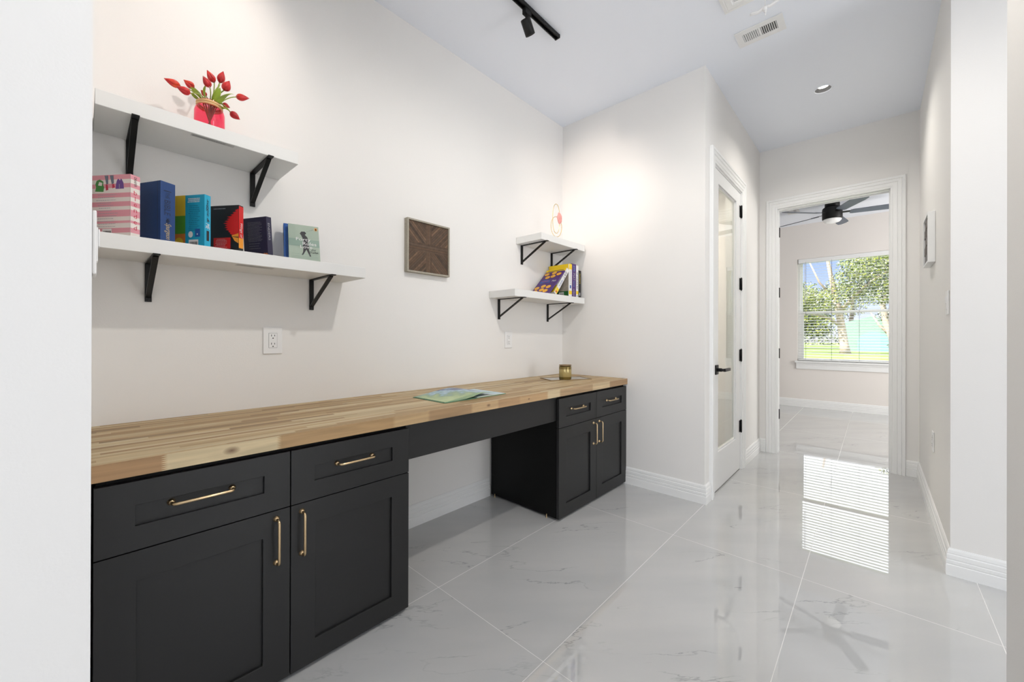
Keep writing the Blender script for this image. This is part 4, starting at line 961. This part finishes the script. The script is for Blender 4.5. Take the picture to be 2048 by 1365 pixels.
mb = MB(); rnd = random.Random(7); vs = []; fs = []; nu, nv = 20, 10
for i in range(nv + 1):
    ph = math.pi * i / nv
    for k in range(nu):
        q = 2 * math.pi * k / nu; rr = 1 + .14 * math.sin(2 * q + .4) + .06 * math.sin(5 * q)
        x_, z_ = .022 * rr * math.cos(q) * math.sin(ph), .046 * rr * math.sin(q) * math.sin(ph)
        a_ = R(-14) ; xr, zr = x_ * math.cos(a_) + z_ * math.sin(a_), z_ * math.cos(a_) - x_ * math.sin(a_)
        vs.append(oc + od * (.024 + xr) + Vector((0, -.010 + .011 * math.cos(ph), 2.088 + zr)))
for i in range(nv):
    for k in range(nu): fs.append((i * nu + k, i * nu + (k + 1) % nu, (i + 1) * nu + (k + 1) % nu, (i + 1) * nu + k))
mb.add(vs, fs, 'pink', True); child(mb, 'pink_stone', lo)

# ------------------------------------------------------------------ vase and tulips
MAT['pinkglass'] = glass('pink_jar_glass', (1.0, .23, .36), .9)
MAT['twine'] = plain('tan_jar_band', (.72, .46, .22), .6, bump=.3, scale=200)
vx, vy, vz = .330, 1.905, 1.9325
va = tag(empty('glass_jar_vase', (vx, vy, vz)), 'pink glass jar with a tan neck band holding the red tulips', 'vase')
mb = MB(); mb.lathe([(0, vz + .002), (.043, vz + .002), (.048, vz + .008), (.048, vz + .082), (.045, vz + .095), (.038, vz + .104), (.036, vz + .108), (.036, vz + .124)], 'pinkglass', 48, c=(vx, vy), caps=False); child(mb, 'jar', va)
mb = MB()
for zz in (.106, .115):
    ring = [(vx + .0385 * math.cos(2 * math.pi * k / 40), vy + .0385 * math.sin(2 * math.pi * k / 40), vz + zz) for k in range(40)]
    mb.tube(ring, .0044, 'twine', 10, True)
child(mb, 'neck_band', va)
def petals_mat():
    m, nt, b = nodes('tulip_petal')
    tc = N(nt, 'ShaderNodeTexCoord'); nz = N(nt, 'ShaderNodeTexNoise'); nz.inputs['Scale'].default_value = 22; nz.inputs['Detail'].default_value = 3; nt.links.new(tc.outputs['Object'], nz.inputs['Vector'])
    c_ = ramp(nt, nz.outputs['Fac'], [(.35, (.40, .008, .012)), (.55, (.58, .018, .018)), (.75, (.74, .09, .02))]); nt.links.new(c_, b.inputs['Base Color'])
    b.inputs['Roughness'].default_value = .4
    return m
MAT['petal'] = petals_mat(); MAT['stem'] = plain('tulip_stem', (.26, .33, .05), .5); MAT['leaf'] = plain('tulip_leaf', (.28, .40, .03), .45, scale=30, var=.35)
TUL = [((0.192, 1.87, 2.071), (0.239, 1.88, 2.068), 'outermost red tulip pointing far left from the jar'),
 ((0.221, 1.83, 2.038), (0.262, 1.84, 2.036), 'red tulip pointing left just beneath the outermost one'),
 ((0.253, 1.92, 2.117), (0.286, 1.93, 2.105), 'red tulip on the left side, third from the far left'),
 ((0.303, 1.87, 2.134), (0.326, 1.88, 2.104), 'lowest of the three upright red tulips at the top'),
 ((0.322, 1.91, 2.184), (0.347, 1.92, 2.150), 'red tulip standing upright, tallest but one of the bunch'),
 ((0.376, 1.92, 2.210), (0.366, 1.93, 2.163), 'tallest red tulip of the bunch with an orange streak'),
 ((0.379, 1.835, 2.136), (0.364, 1.85, 2.098), 'round red tulip bloom facing forward right of centre'),
 ((0.458, 1.89, 2.126), (0.414, 1.90, 2.116), 'red tulip pointing far right from the jar'),
 ((0.417, 1.85, 2.007), (0.387, 1.86, 2.029), 'red tulip drooping lowest at the right of the jar'),
 ((0.403, 1.94, 2.083), (0.380, 1.95, 2.094), 'small red tulip half hidden behind the big green leaf'),
 ((0.310, 1.95, 2.118), (0.328, 1.96, 2.104), 'small red tulip hidden low at the back of the bunch')]
LEAFS = {0: [((0.265, 1.87, 2.074), (0.285, 1.87, 2.066))], 1: [((0.271, 1.90, 2.066), (0.290, 1.90, 2.060))], 3: [((0.315, 1.89, 2.115), (0.311, 1.89, 2.082))], 5: [((0.366, 1.91, 2.150), (0.351, 1.91, 2.109))], 6: [((0.353, 1.85, 2.104), (0.346, 1.86, 2.078))], 7: [((0.398, 1.86, 2.103), (0.366, 1.86, 2.088))], 8: [((0.383, 1.865, 2.034), (0.368, 1.87, 2.045))]}
rnd = random.Random(5)
for i, (tip, base, lab) in enumerate(TUL):
    tip = Vector(tip); base = Vector(base); d = (tip - base); L = d.length; d.normalize()
    root = tag(empty('tulip', base), lab, 'flower')
    q = d.to_track_quat('Z', 'Y').to_matrix().to_4x4(); Tm = Matrix.Translation(base) @ q @ Matrix.Rotation(rnd.uniform(0, 2), 4, 'Z')
    rad = .0125 if i != 6 else .0140
    if i >= 9: rad = .009
    for ring in (0, 1):
        for k in range(3):
            mb = MB(); vs = []; a0 = R(120 * k + 60 * ring); m_, n_ = 9, 7
            for a in range(m_):
                tt = a / (m_ - 1); wid = math.sin(min(1, tt * 1.25 + .12) * math.pi * .5) * (1 - max(0, tt - .45) / .55) ** .62 if tt < 1 else 0.02
                rr = rad * (math.sin(math.pi * (tt ** .74) * .92 + .20)) * (1.0 if ring else .90)
                rr = max(rr, .0006)
                for c_ in range(n_):
                    u = -1 + 2 * c_ / (n_ - 1); an = a0 + u * wid * R(66)
                    ro = rr * (1 + .10 * (1 - u * u))
                    vs.append((ro * math.cos(an), ro * math.sin(an), L * tt))
            fs = [(a * n_ + c_, a * n_ + c_ + 1, (a + 1) * n_ + c_ + 1, (a + 1) * n_ + c_) for a in range(m_ - 1) for c_ in range(n_ - 1)]
            mb.add(vs, fs, 'petal', True, Tm)
            o = child(mb, 'petal', root); so = o.modifiers.new('s', 'SOLIDIFY'); so.thickness = .0006
    m0 = Vector((vx + (base.x - vx) * .28, vy + (base.y - vy) * .35, vz + .122)); b0 = Vector((vx - (base.x - vx) * .15, vy + .008 * math.cos(i), vz + .012)); pts = []
    for k in range(9):
        t = k / 8; c1 = m0 + (m0 - b0) * .35; pts.append(((1 - t) ** 2) * m0 + 2 * t * (1 - t) * (c1 * .5 + (base - d * .02) * .5) + t * t * base)
    pts = [b0 + (m0 - b0) * (k / 4) for k in range(4)] + pts
    mb = MB(); mb.tube(pts, .0019, 'stem', 8); child(mb, 'stem', root)
    for (lt, lm) in LEAFS.get(i, []):
        p0 = Vector((vx + (lm[0] - vx) * .35, vy + (lm[1] - vy) * .35, vz + .112)); p1 = Vector(lm); p2 = Vector(lt); vs = []; nn = 11
        wv = Vector((.45, -.2, .85)).cross(p2 - p0).normalized() * 1.0
        for k in range(nn):
            t = k / (nn - 1); c = ((1 - t) ** 2) * p0 + 2 * t * (1 - t) * (p1 * 1.6 - (p0 + p2) * .3) + t * t * p2
            wd = .0105 * math.sin(math.pi * min(1, t * .93 + .10)) ** .8 * (1.0 if i != 7 else 1.35)
            tw = R(70 * t - 20); v_ = wv * math.cos(tw) + (p2 - p0).normalized().cross(wv) * math.sin(tw); nrm = v_.cross(p2 - p0).normalized()
            for u in (-1, -.5, 0, .5, 1): vs.append(c + v_ * wd * u + nrm * wd * .3 * (u * u))
        fs = [(k * 5 + c_, k * 5 + c_ + 1, (k + 1) * 5 + c_ + 1, (k + 1) * 5 + c_) for k in range(nn - 1) for c_ in range(4)]
        mb = MB(); mb.add(vs, fs, 'leaf', True); o = child(mb, 'leaf', root); so = o.modifiers.new('s', 'SOLIDIFY'); so.thickness = .0007

# ------------------------------------------------------------------ things on the worktop
def pageart():
    m, nt, b = nodes('illustrated_page')
    tc = N(nt, 'ShaderNodeTexCoord'); sp = N(nt, 'ShaderNodeSeparateXYZ'); nt.links.new(tc.outputs['Object'], sp.inputs[0])
    nz = N(nt, 'ShaderNodeTexNoise'); nz.inputs['Scale'].default_value = 20; nz.inputs['Detail'].default_value = 6; nt.links.new(tc.outputs['Object'], nz.inputs['Vector'])
    g = math_(nt, 'ADD', math_(nt, 'MULTIPLY', math_(nt, 'ADD', sp.outputs[0], math_(nt, 'MULTIPLY', sp.outputs[1], .7)), 2.3), math_(nt, 'MULTIPLY', nz.outputs['Fac'], 1.1))
    c_ = ramp(nt, math_(nt, 'ADD', g, .06), [(0.0, (.46, .56, .28)), (.22, (.34, .46, .20)), (.40, (.20, .32, .20)), (.52, (.24, .42, .52)), (.62, (.44, .56, .62)), (.70, (.16, .30, .48)), (.85, (.07, .10, .24)), (1.0, (.04, .05, .12))])
    nt.links.new(c_, b.inputs['Base Color']); b.inputs['Roughness'].default_value = .3
    return m
MAT['pageart'] = pageart(); col('page_blue', (.42, .58, .66), .3); col('page_green', (.36, .50, .32), .4); col('cover_green', (.10, .24, .15), .4)
ob = tag(empty('open_picture_book', (1.41, 1.675, ZT1)), 'open picture book with blue and green pages lying on the worktop', 'book')
mb = MB(); z0 = ZT1 + .0003; mb.box(1.190, 1.398, 1.540, 1.812, z0, z0 + .003, 'cover_green'); mb.box(1.416, 1.630, 1.545, 1.815, z0, z0 + .003, 'cover_green'); mb.box(1.398, 1.416, 1.542, 1.812, z0, z0 + .0015, 'cover_green'); child(mb, 'cover', ob, bevel=.0008)
def sheet(top, bot, ya, yb, mt, ms):
    mb = MB(); n = len(top); vs = [(x, ya, z) for x, z in top] + [(x, yb, z) for x, z in top] + [(x, ya, z) for x, z in bot] + [(x, yb, z) for x, z in bot]
    mb.add(vs, [(k, k + 1, n + k + 1, n + k) for k in range(n - 1)], mt, True)
    mb.add(vs, [(2 * n + k, 3 * n + k, 3 * n + k + 1, 2 * n + k + 1) for k in range(n - 1)] + [(k, 2 * n + k, 2 * n + k + 1, k + 1) for k in range(n - 1)] + [(n + k, n + k + 1, 3 * n + k + 1, 3 * n + k) for k in range(n - 1)] + [(0, n, 3 * n, 2 * n), (n - 1, 3 * n - 1, 4 * n - 1, 2 * n - 1)], ms)
    return mb
zb = z0 + .003
top = [(1.197, zb + .002), (1.23, zb + .005), (1.28, zb + .011), (1.33, zb + .018), (1.38, zb + .024), (1.42, zb + .027), (1.455, zb + .026), (1.49, zb + .021), (1.53, zb + .013)]
bot = [(1.197, zb + .0003), (1.23, zb + .0003), (1.28, zb + .0003), (1.33, zb + .003), (1.38, zb + .009), (1.42, zb + .018), (1.455, zb + .022), (1.49, zb + .019), (1.53, zb + .0125)]
child(sheet(top, bot, 1.545, 1.808, 'pageart', 'page_green'), 'turned_pages', ob, origin=(1.41, 1.675, ZT1))
top = [(1.412, zb + .0025), (1.45, zb + .0045), (1.52, zb + .0035), (1.624, zb + .0025)]; bot = [(x, zb + .0002) for x, z in top]
child(sheet(top, bot, 1.550, 1.810, 'page_blue', 'page'), 'flat_pages', ob)
MAT['mirror'] = plain('smoked_mirror', (.34, .34, .30), .12, .55); MAT['rim'] = plain('bronze_rim', (.25, .17, .08), .4, .5)
tr = tag(empty('mirror_tray', (2.54, 1.763, ZT1)), 'flat mirrored tray under the gold candle jar', 'tray')
Tt = Matrix.Translation((2.535, 1.765, ZT1 + .0003)) @ Matrix.Rotation(R(-28), 4, 'Z')
mb = MB(); mb.box(-.168, .168, -.092, .092, 0, .0040, 'mirror', T=Tt); child(mb, 'mirror_plate', tr)
mb = MB(); frame_b = [(-.173, .173, -.097, -.092), (-.173, .173, .092, .097), (-.173, -.168, -.092, .092), (.168, .173, -.092, .092)]
for a, b_, c_, d_ in frame_b: mb.box(a, b_, c_, d_, 0, .0055, 'rim', T=Tt)
child(mb, 'tray_rim', tr)
cx_, cy_, cz_ = 2.478, 1.730, ZT1 + .0046
cj = tag(empty('candle_jar', (cx_, cy_, cz_)), 'gold embossed glass candle jar with a lid on the mirrored tray', 'candle')
mb = MB(); mb.lathe([(0, 0), (.043, 0), (.047, .005), (.047, .096), (.045, .100), (.043, .096), (.043, .09), (0, .09)], 'candle', 48); o = mb.build('jar', parent=cj, loc=(0, 0, 0))
MAT['lid'] = plain('bronze_lid', (.30, .21, .12), .35, .5)
mb = MB(); mb.lathe([(0, .1005), (.040, .1005), (.040, .104), (.047, .1045), (.048, .108), (.046, .1115), (0, .1125)], 'lid', 48); mb.build('lid', parent=cj, loc=(0, 0, 0))

# ------------------------------------------------------------------ outdoors, beyond the bedroom window
GZ = -0.15
MAT['grass'] = plain('lawn_grass', (.14, .20, .04), .9, bump=.5, scale=3, var=.35)
MAT['bark'] = plain('pale_bark', (.38, .31, .26), .9, bump=1.0, scale=6, var=.3); MAT['barkdark'] = plain('dark_bark', (.16, .12, .09), .9, bump=1.0, scale=6, var=.3)
MAT['foliagepale'] = plain('leaf_silver', (.34, .36, .30), .6); MAT['foliage'] = plain('leaf_olive', (.12, .16, .03), .7, scale=1.5, var=.6); MAT['foliage2'] = plain('leaf_dark', (.022, .040, .016), .7, scale=1.5, var=.6); MAT['foliage3'] = plain('leaf_yellow_green', (.24, .27, .04), .7, scale=1.5, var=.5)
mb = MB(); mb.box(XW + T + .02, 120, -70, 70, GZ - .1, GZ, 'grass'); tag(mb.build('lawn'), 'sunlit green lawn beyond the bedroom window', 'lawn', kind='stuff')
def crown(blobs, n, size, mat, seed):
    mats = {'foliage': ['foliage', 'foliage', 'foliage2', 'foliage3', 'foliagepale'], 'foliage2': ['foliage2', 'foliage2', 'foliage', 'foliagepale'], 'foliage3': ['foliage3', 'foliage', 'foliage2']}[mat]; fm = []
    rnd = random.Random(seed); mb = MB(); vs = []; fs = []; tot = sum(b[3] ** 2 for b in blobs)
    for (x, y, z, r_) in blobs:
        for _ in range(int(n * r_ * r_ / tot)):
            d = Vector((rnd.gauss(0, 1), rnd.gauss(0, 1), rnd.gauss(0, 1))).normalized() * r_ * (rnd.random() ** .4); d.z *= .8; 
            p = Vector((x, y, z)) + d; p.z = max(p.z, GZ + .3); a = Vector((rnd.gauss(0, 1), rnd.gauss(0, 1), rnd.gauss(0, 1))).normalized(); b = a.orthogonal().normalized(); s = size * rnd.uniform(.6, 1.4)
            fm.append(rnd.choice(mats)); k = len(vs); vs += [p - a * s, p + b * s * .55 - a * s * .1, p + a * s, p - b * s * .55 + a * s * .1]; fs.append((k, k + 1, k + 2, k + 3))
    mb.add(vs, fs, mat); mb.m = [mb.mi(q) for q in fm]; return mb
def tree(label, base, pts, rads, limbs, blobs, n, size, mat, seed, bark='bark'):
    root = tag(empty('tree', base), label, 'tree')
    mb = MB(); mb.tube(pts, rads, bark, 12)
    for lp, lr in limbs: mb.tube(lp, lr, bark, 8)
    child(mb, 'trunk', root); child(crown(blobs, n, size, mat, seed), 'foliage', root)
    return root
tree('pale-barked leaning tree on the lawn, nearest the bedroom window', (41, 1.75, GZ), [(41, 1.72, GZ), (41, 1.80, .6), (41, 1.92, 1.7), (41, 2.08, 3.0), (40.8, 2.4, 4.8), (40.8, 2.75, 7.0), (40.8, 3.1, 9.5)], [.38, .29, .27, .24, .18, .13, .06],
     [([(41, 1.95, 2.0), (40.5, 2.7, 2.7), (40, 3.8, 3.1), (40, 5.0, 3.3)], [.13, .10, .07, .04]), ([(41, 2.1, 3.1), (40.6, 1.3, 4.2), (40, .2, 5.4), (40, -1.2, 6.4)], [.15, .11, .08, .04]), ([(40.9, 2.3, 4.2), (40.3, 3.3, 5.6), (40, 4.0, 7.5)], [.10, .07, .04])],
     [(40, 4.6, 4.6, 1.6), (39.6, 3.2, 4.0, 1.2), (40, .3, 6.6, 2.0), (40.3, -1.6, 7.6, 2.0), (40.5, 1.5, 5.2, 1.5), (40, 6.0, 4.2, 1.5), (40, -1.0, 4.6, 1.3)], 11000, .085, 'foliage', 1)
tree('leafy tree to the right of the pale-barked one', (46, -1.3, GZ), [(46, -1.3, GZ), (46, -1.1, 1.2), (46, -.7, 2.4), (46, -.5, 4.0), (46, -1.1, 7)], [.34, .28, .24, .18, .08],
     [([(46, -1.1, 1.2), (46, -.3, 2.2), (46, .3, 3.4)], [.14, .09, .04]), ([(46, -1.1, 1.0), (45.5, -2.3, 2.6), (45, -3.8, 4.6)], [.14, .1, .05])],
     [(46, -1.2, 5.6, 2.2), (46, -3.4, 6.2, 2.6), (45, .6, 8.2, 1.8), (46, -2.2, 8.6, 2.4), (45.8, -1.5, .55, .7), (46.5, -.8, 3.0, .8)], 10500, .09, 'foliage2', 2, 'bark')
tree('dark bushy tree at the left behind the lawn', (58, 7.2, GZ), [(58, 7.2, GZ), (58, 7.1, 2), (58, 7.4, 4.5)], [.3, .22, .1], [], [(58, 7.2, 3.6, 2.6), (58, 5.2, 2.7, 2.0), (58, 9.6, 3.3, 2.4), (58, 6.2, 5.6, 1.8)], 7000, .13, 'foliage3', 3, 'barkdark')
tree('deep green tree filling the background between the trunks', (65, 2.0, GZ), [(65, 2.0, GZ), (65, 2.2, 3), (65, 1.9, 7)], [.35, .25, .1], [], [(65, 3.2, 5.8, 3.0), (65, -.6, 7.2, 2.8), (65, 5.8, 5.0, 2.4), (65, .6, 10.2, 2.5)], 7000, .13, 'foliage', 4, 'barkdark')
tree('distant olive tree at the far right of the view', (62, -9, GZ), [(62, -9, GZ), (62, -8.8, 4), (62, -9, 8)], [.35, .25, .1], [], [(62, -8, 6, 3.2), (62, -12, 5.5, 3.2), (62, -5, 5, 2.4), (62, -9, 9, 2.4)], 4500, .18, 'foliage2', 5, 'barkdark')
tree('distant yellow-green tree at the far left of the view', (62, 19, GZ), [(62, 19, GZ), (62, 19, 4), (62, 19.3, 8)], [.35, .25, .1], [], [(62, 19, 5, 3.2), (62, 23, 5.5, 3.2), (62, 16, 4, 2.2), (62, 20, 8, 2.4)], 4500, .18, 'foliage', 6, 'barkdark')
hd_ = crown([(74, y_, 1.3, 1.9) for y_ in [k * 2.2 - 24 for k in range(26)]], 9000, .14, 'foliage2', 8).build('hedge'); tag(hd_, 'low dark green hedge along the back of the lawn', 'hedge')
MAT['teal'] = plain('pale_turquoise_paint', (.17, .27, .23), .7, bump=.2, scale=4, var=.08); MAT['tealw'] = plain('faded_teal_trim', (.17, .35, .32), .7)
sh = tag(empty('garden_shed', (52, .2, GZ)), 'pale turquoise building with a round-topped front behind the trees', 'building')
mb = MB(); mb.box(51.5, 56, -1.8, 2.4, GZ, 2.1, 'teal'); child(mb, 'walls', sh)
mb = MB(); mb.prism([(-1.8, 2.101), (2.4, 2.101), (2.2, 2.7), (.3, 3.2), (-1.6, 2.7)], lambda p: (51.5, p[0], p[1]), lambda p: (56, p[0], p[1]), 'teal'); child(mb, 'roof', sh)
mb = MB(); arc = [(.1 + 1.15 * math.cos(R(a)), 0.75 + 0.95 * math.sin(R(a))) for a in range(0, 181, 12)] + [(-1.05, GZ), (1.25, GZ)]
mb.prism(arc, lambda p: (51.35, p[0], p[1]), lambda p: (51.5, p[0], p[1]), 'tealw'); child(mb, 'arched_door', sh)
